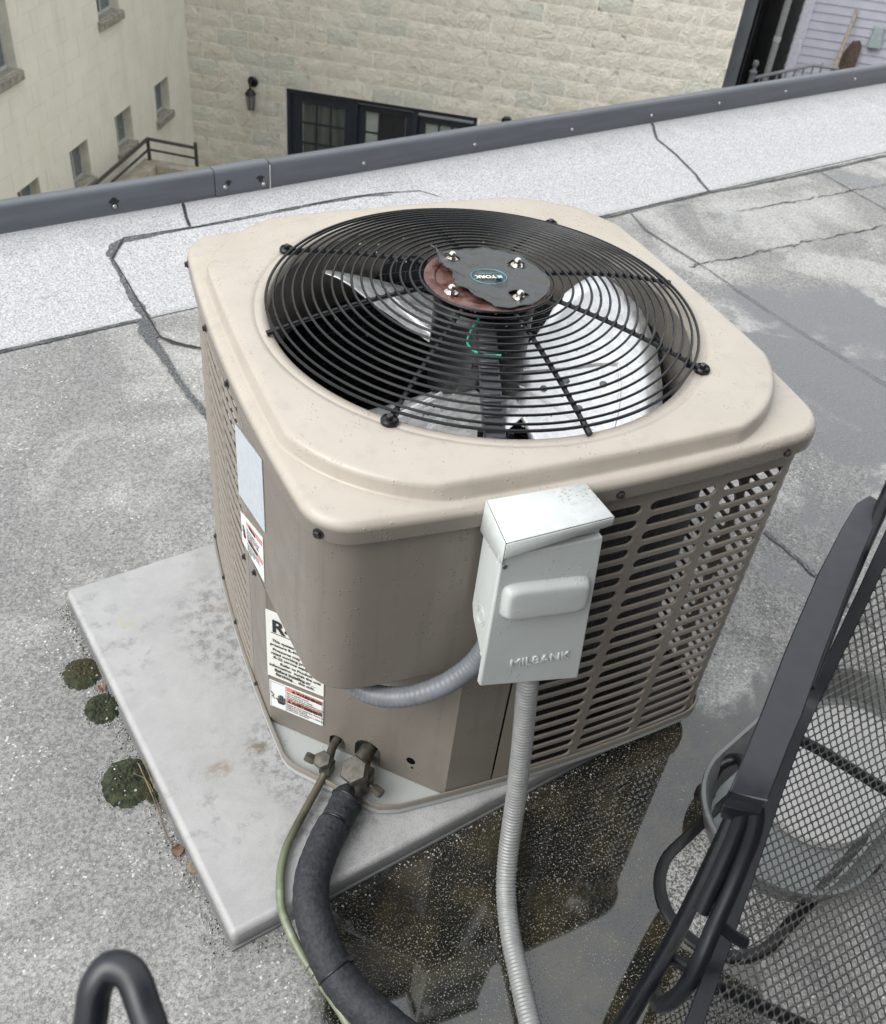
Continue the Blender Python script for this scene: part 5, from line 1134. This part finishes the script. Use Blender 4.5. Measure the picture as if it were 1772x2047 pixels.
m = MB(); m.add([SP(7.6, -7.5, -.01), SP(11.6, -7.5, -.01), SP(11.6, .4, -.01), SP(7.6, .4, -.01)], [(0, 1, 2, 3)]); m.add([SP(7.6, .4, -.01), SP(11.6, .4, -.01), SP(11.6, .4, -7), SP(7.6, .4, -7)], [(0, 1, 2, 3)]); obj('wall', m, M['siding'], HS, smooth=0)
M['darkwood'] = simple('dark_flank_paint', (.050, .055, .058), .8, var=.3, nscale=10)  # flank boards a darker tone than the front siding
bd = MB(); bd.add([(0, 0, 0), (0, 4, 0), (-.012, 4, 0), (-.012, 0, 0), (-.002, 0, .118), (-.002, 4, .118)], [(0, 1, 2, 3), (3, 2, 5, 4)]); bdm = bd.mesh('dark_board', M['darkwood'], 0); z = -5
while z < .4: o = link('flank_board', bdm, HS); o.location = SP(7.48, z, -.02) - Vector(HS.location); o.rotation_euler = (0, 0, bt); z += .115
# far dark fence closing the gap
fc = thing('dark_fence', SP(7.0, -7.5, -4), 'dark board fence closing the gap between the two buildings', 'fence')
bd = MB(); bd.obox((0, 0, 0), (.14, 0, 0), (0, .02, 0), (0, 0, 7.3)); M['fence'] = simple('blackened_fence_board', (.035, .042, .045), .7, var=.3, nscale=6); bdm = bd.mesh('fence_board', M['fence'], 0)
for i in range(11): o = link('fence_board', bdm, fc); o.location = SP(6.2 + i * .15, -7.5, -3.2) - Vector(fc.location); o.rotation_euler = (0, 0, bt)
gp = thing('grey_panel', SP(6.8, -7.5, .7), 'smooth grey upright panel beside the right edge of the tan building', 'screen'); m = MB(); m.obox(SP(6.63, -7.5, 1.0), DT * .17, NT_ * .02, (0, 0, 7.6)); bevel(obj('panel_sheet', m, simple('grey_sheet', (.13, .14, .15), .5, nscale=3), gp, smooth=0), .005, 1)  # plain grey panel filling the strip by the tan edge
dr = thing('drainpipe', SP(7.27, -7.5, .1), 'pale grey drainpipe running down beside the dark boarded wall', 'drainpipe'); m = MB(); m.tube([SP(7.27, -7.5, .08), SP(7.27, .5, .08)], .042, 12); obj('pipe_run', m, simple('pale_downpipe', (.30, .31, .30), .5), dr)
for z in (-1.55, -2.6, -.6): m = MB(); m.lathe([(.046, -.03), (.048, 0), (.046, .03)], SP(7.27, z, .08), 12); obj('pipe_bracket', m, M['alum'], dr)
hr = thing('stair_railing', SP(7.4, -2.4, .6), 'light grey metal handrail with balusters and a ball-topped post before the sided house', 'railing'); M['lrail'] = simple('light_grey_rail', (.19, .20, .21), .5)
P1, P2_ = SP(7.06, -1.98, .35), SP(7.75, -1.72, .35)
m = MB(); m.tube([P1 - Vector((0, 0, 1.2)), P1 + Vector((0, 0, .06))], .035, 10); m.lathe([(.045, .06), (.05, .09), (.03, .10), (.018, .13), (.036, .16), (.04, .18), (.03, .21), (0, .222)], P1, 12); obj('newel_post', m, M['lrail'], hr)
m = MB(); m.tube([P1, P2_, P2_ + DT * .3], .022, 8); obj('handrail', m, M['lrail'], hr)
for i in range(1, 9): q = P1.lerp(P2_, i / 7.) ; m = MB(); m.tube([q, q - Vector((0, 0, 1.1))], .012, 6); obj('baluster', m, M['lrail'], hr)
bo_ = thing('leaning_pole', SP(8.1, -3, .4), 'weathered wooden pole leaning against the lavender siding', 'pole'); m = MB(); m.tube([SP(7.88, -2.6, .5), SP(8.02, -1.7, .3), SP(8.10, -1.10, .06)], [.035, .030, .018], 8); obj('pole_shaft', m, simple('bleached_wood', (.30, .25, .20), .8, var=.3), bo_)
pb = thing('wood_plank', SP(8.15, -3, .35), 'short brown broken plank standing upright against the siding behind the pole', 'plank'); m = MB(); m.add([SP(8.02, -2.7, .2), SP(8.28, -2.7, .2), SP(8.30, -1.50, .08), SP(8.26, -1.44, .08), SP(8.18, -1.46, .08), SP(8.10, -1.62, .1)] + [q + NT_ * .04 for q in (SP(8.02, -2.7, .2), SP(8.28, -2.7, .2), SP(8.30, -1.50, .08), SP(8.26, -1.44, .08), SP(8.18, -1.46, .08), SP(8.10, -1.62, .1))], [(0, 1, 2, 3, 4, 5), (11, 10, 9, 8, 7, 6)] + [(i, 6 + i, 6 + (i + 1) % 6, (i + 1) % 6) for i in range(6)]); obj('plank_board', m, simple('wet_brown_wood', (.075, .055, .035), .7, var=.4), pb)
vb = thing('wall_vent', SP(8.42, -1.45, .02), 'small greenish grey vent box on the lavender siding', 'vent'); m = MB(); m.add([SP(8.36, -1.50, .02), SP(8.52, -1.50, .02), SP(8.50, -1.26, .02), SP(8.38, -1.26, .02)] + [SP(8.36, -1.50, .09), SP(8.52, -1.50, .09), SP(8.50, -1.26, .05), SP(8.38, -1.26, .05)], [(0, 1, 2, 3), (7, 6, 5, 4), (0, 4, 5, 1), (1, 5, 6, 2), (2, 6, 7, 3), (3, 7, 4, 0)]); bevel(obj('vent_hood', m, simple('greenish_vent', (.28, .33, .33), .5), vb, smooth=0), .008, 1)
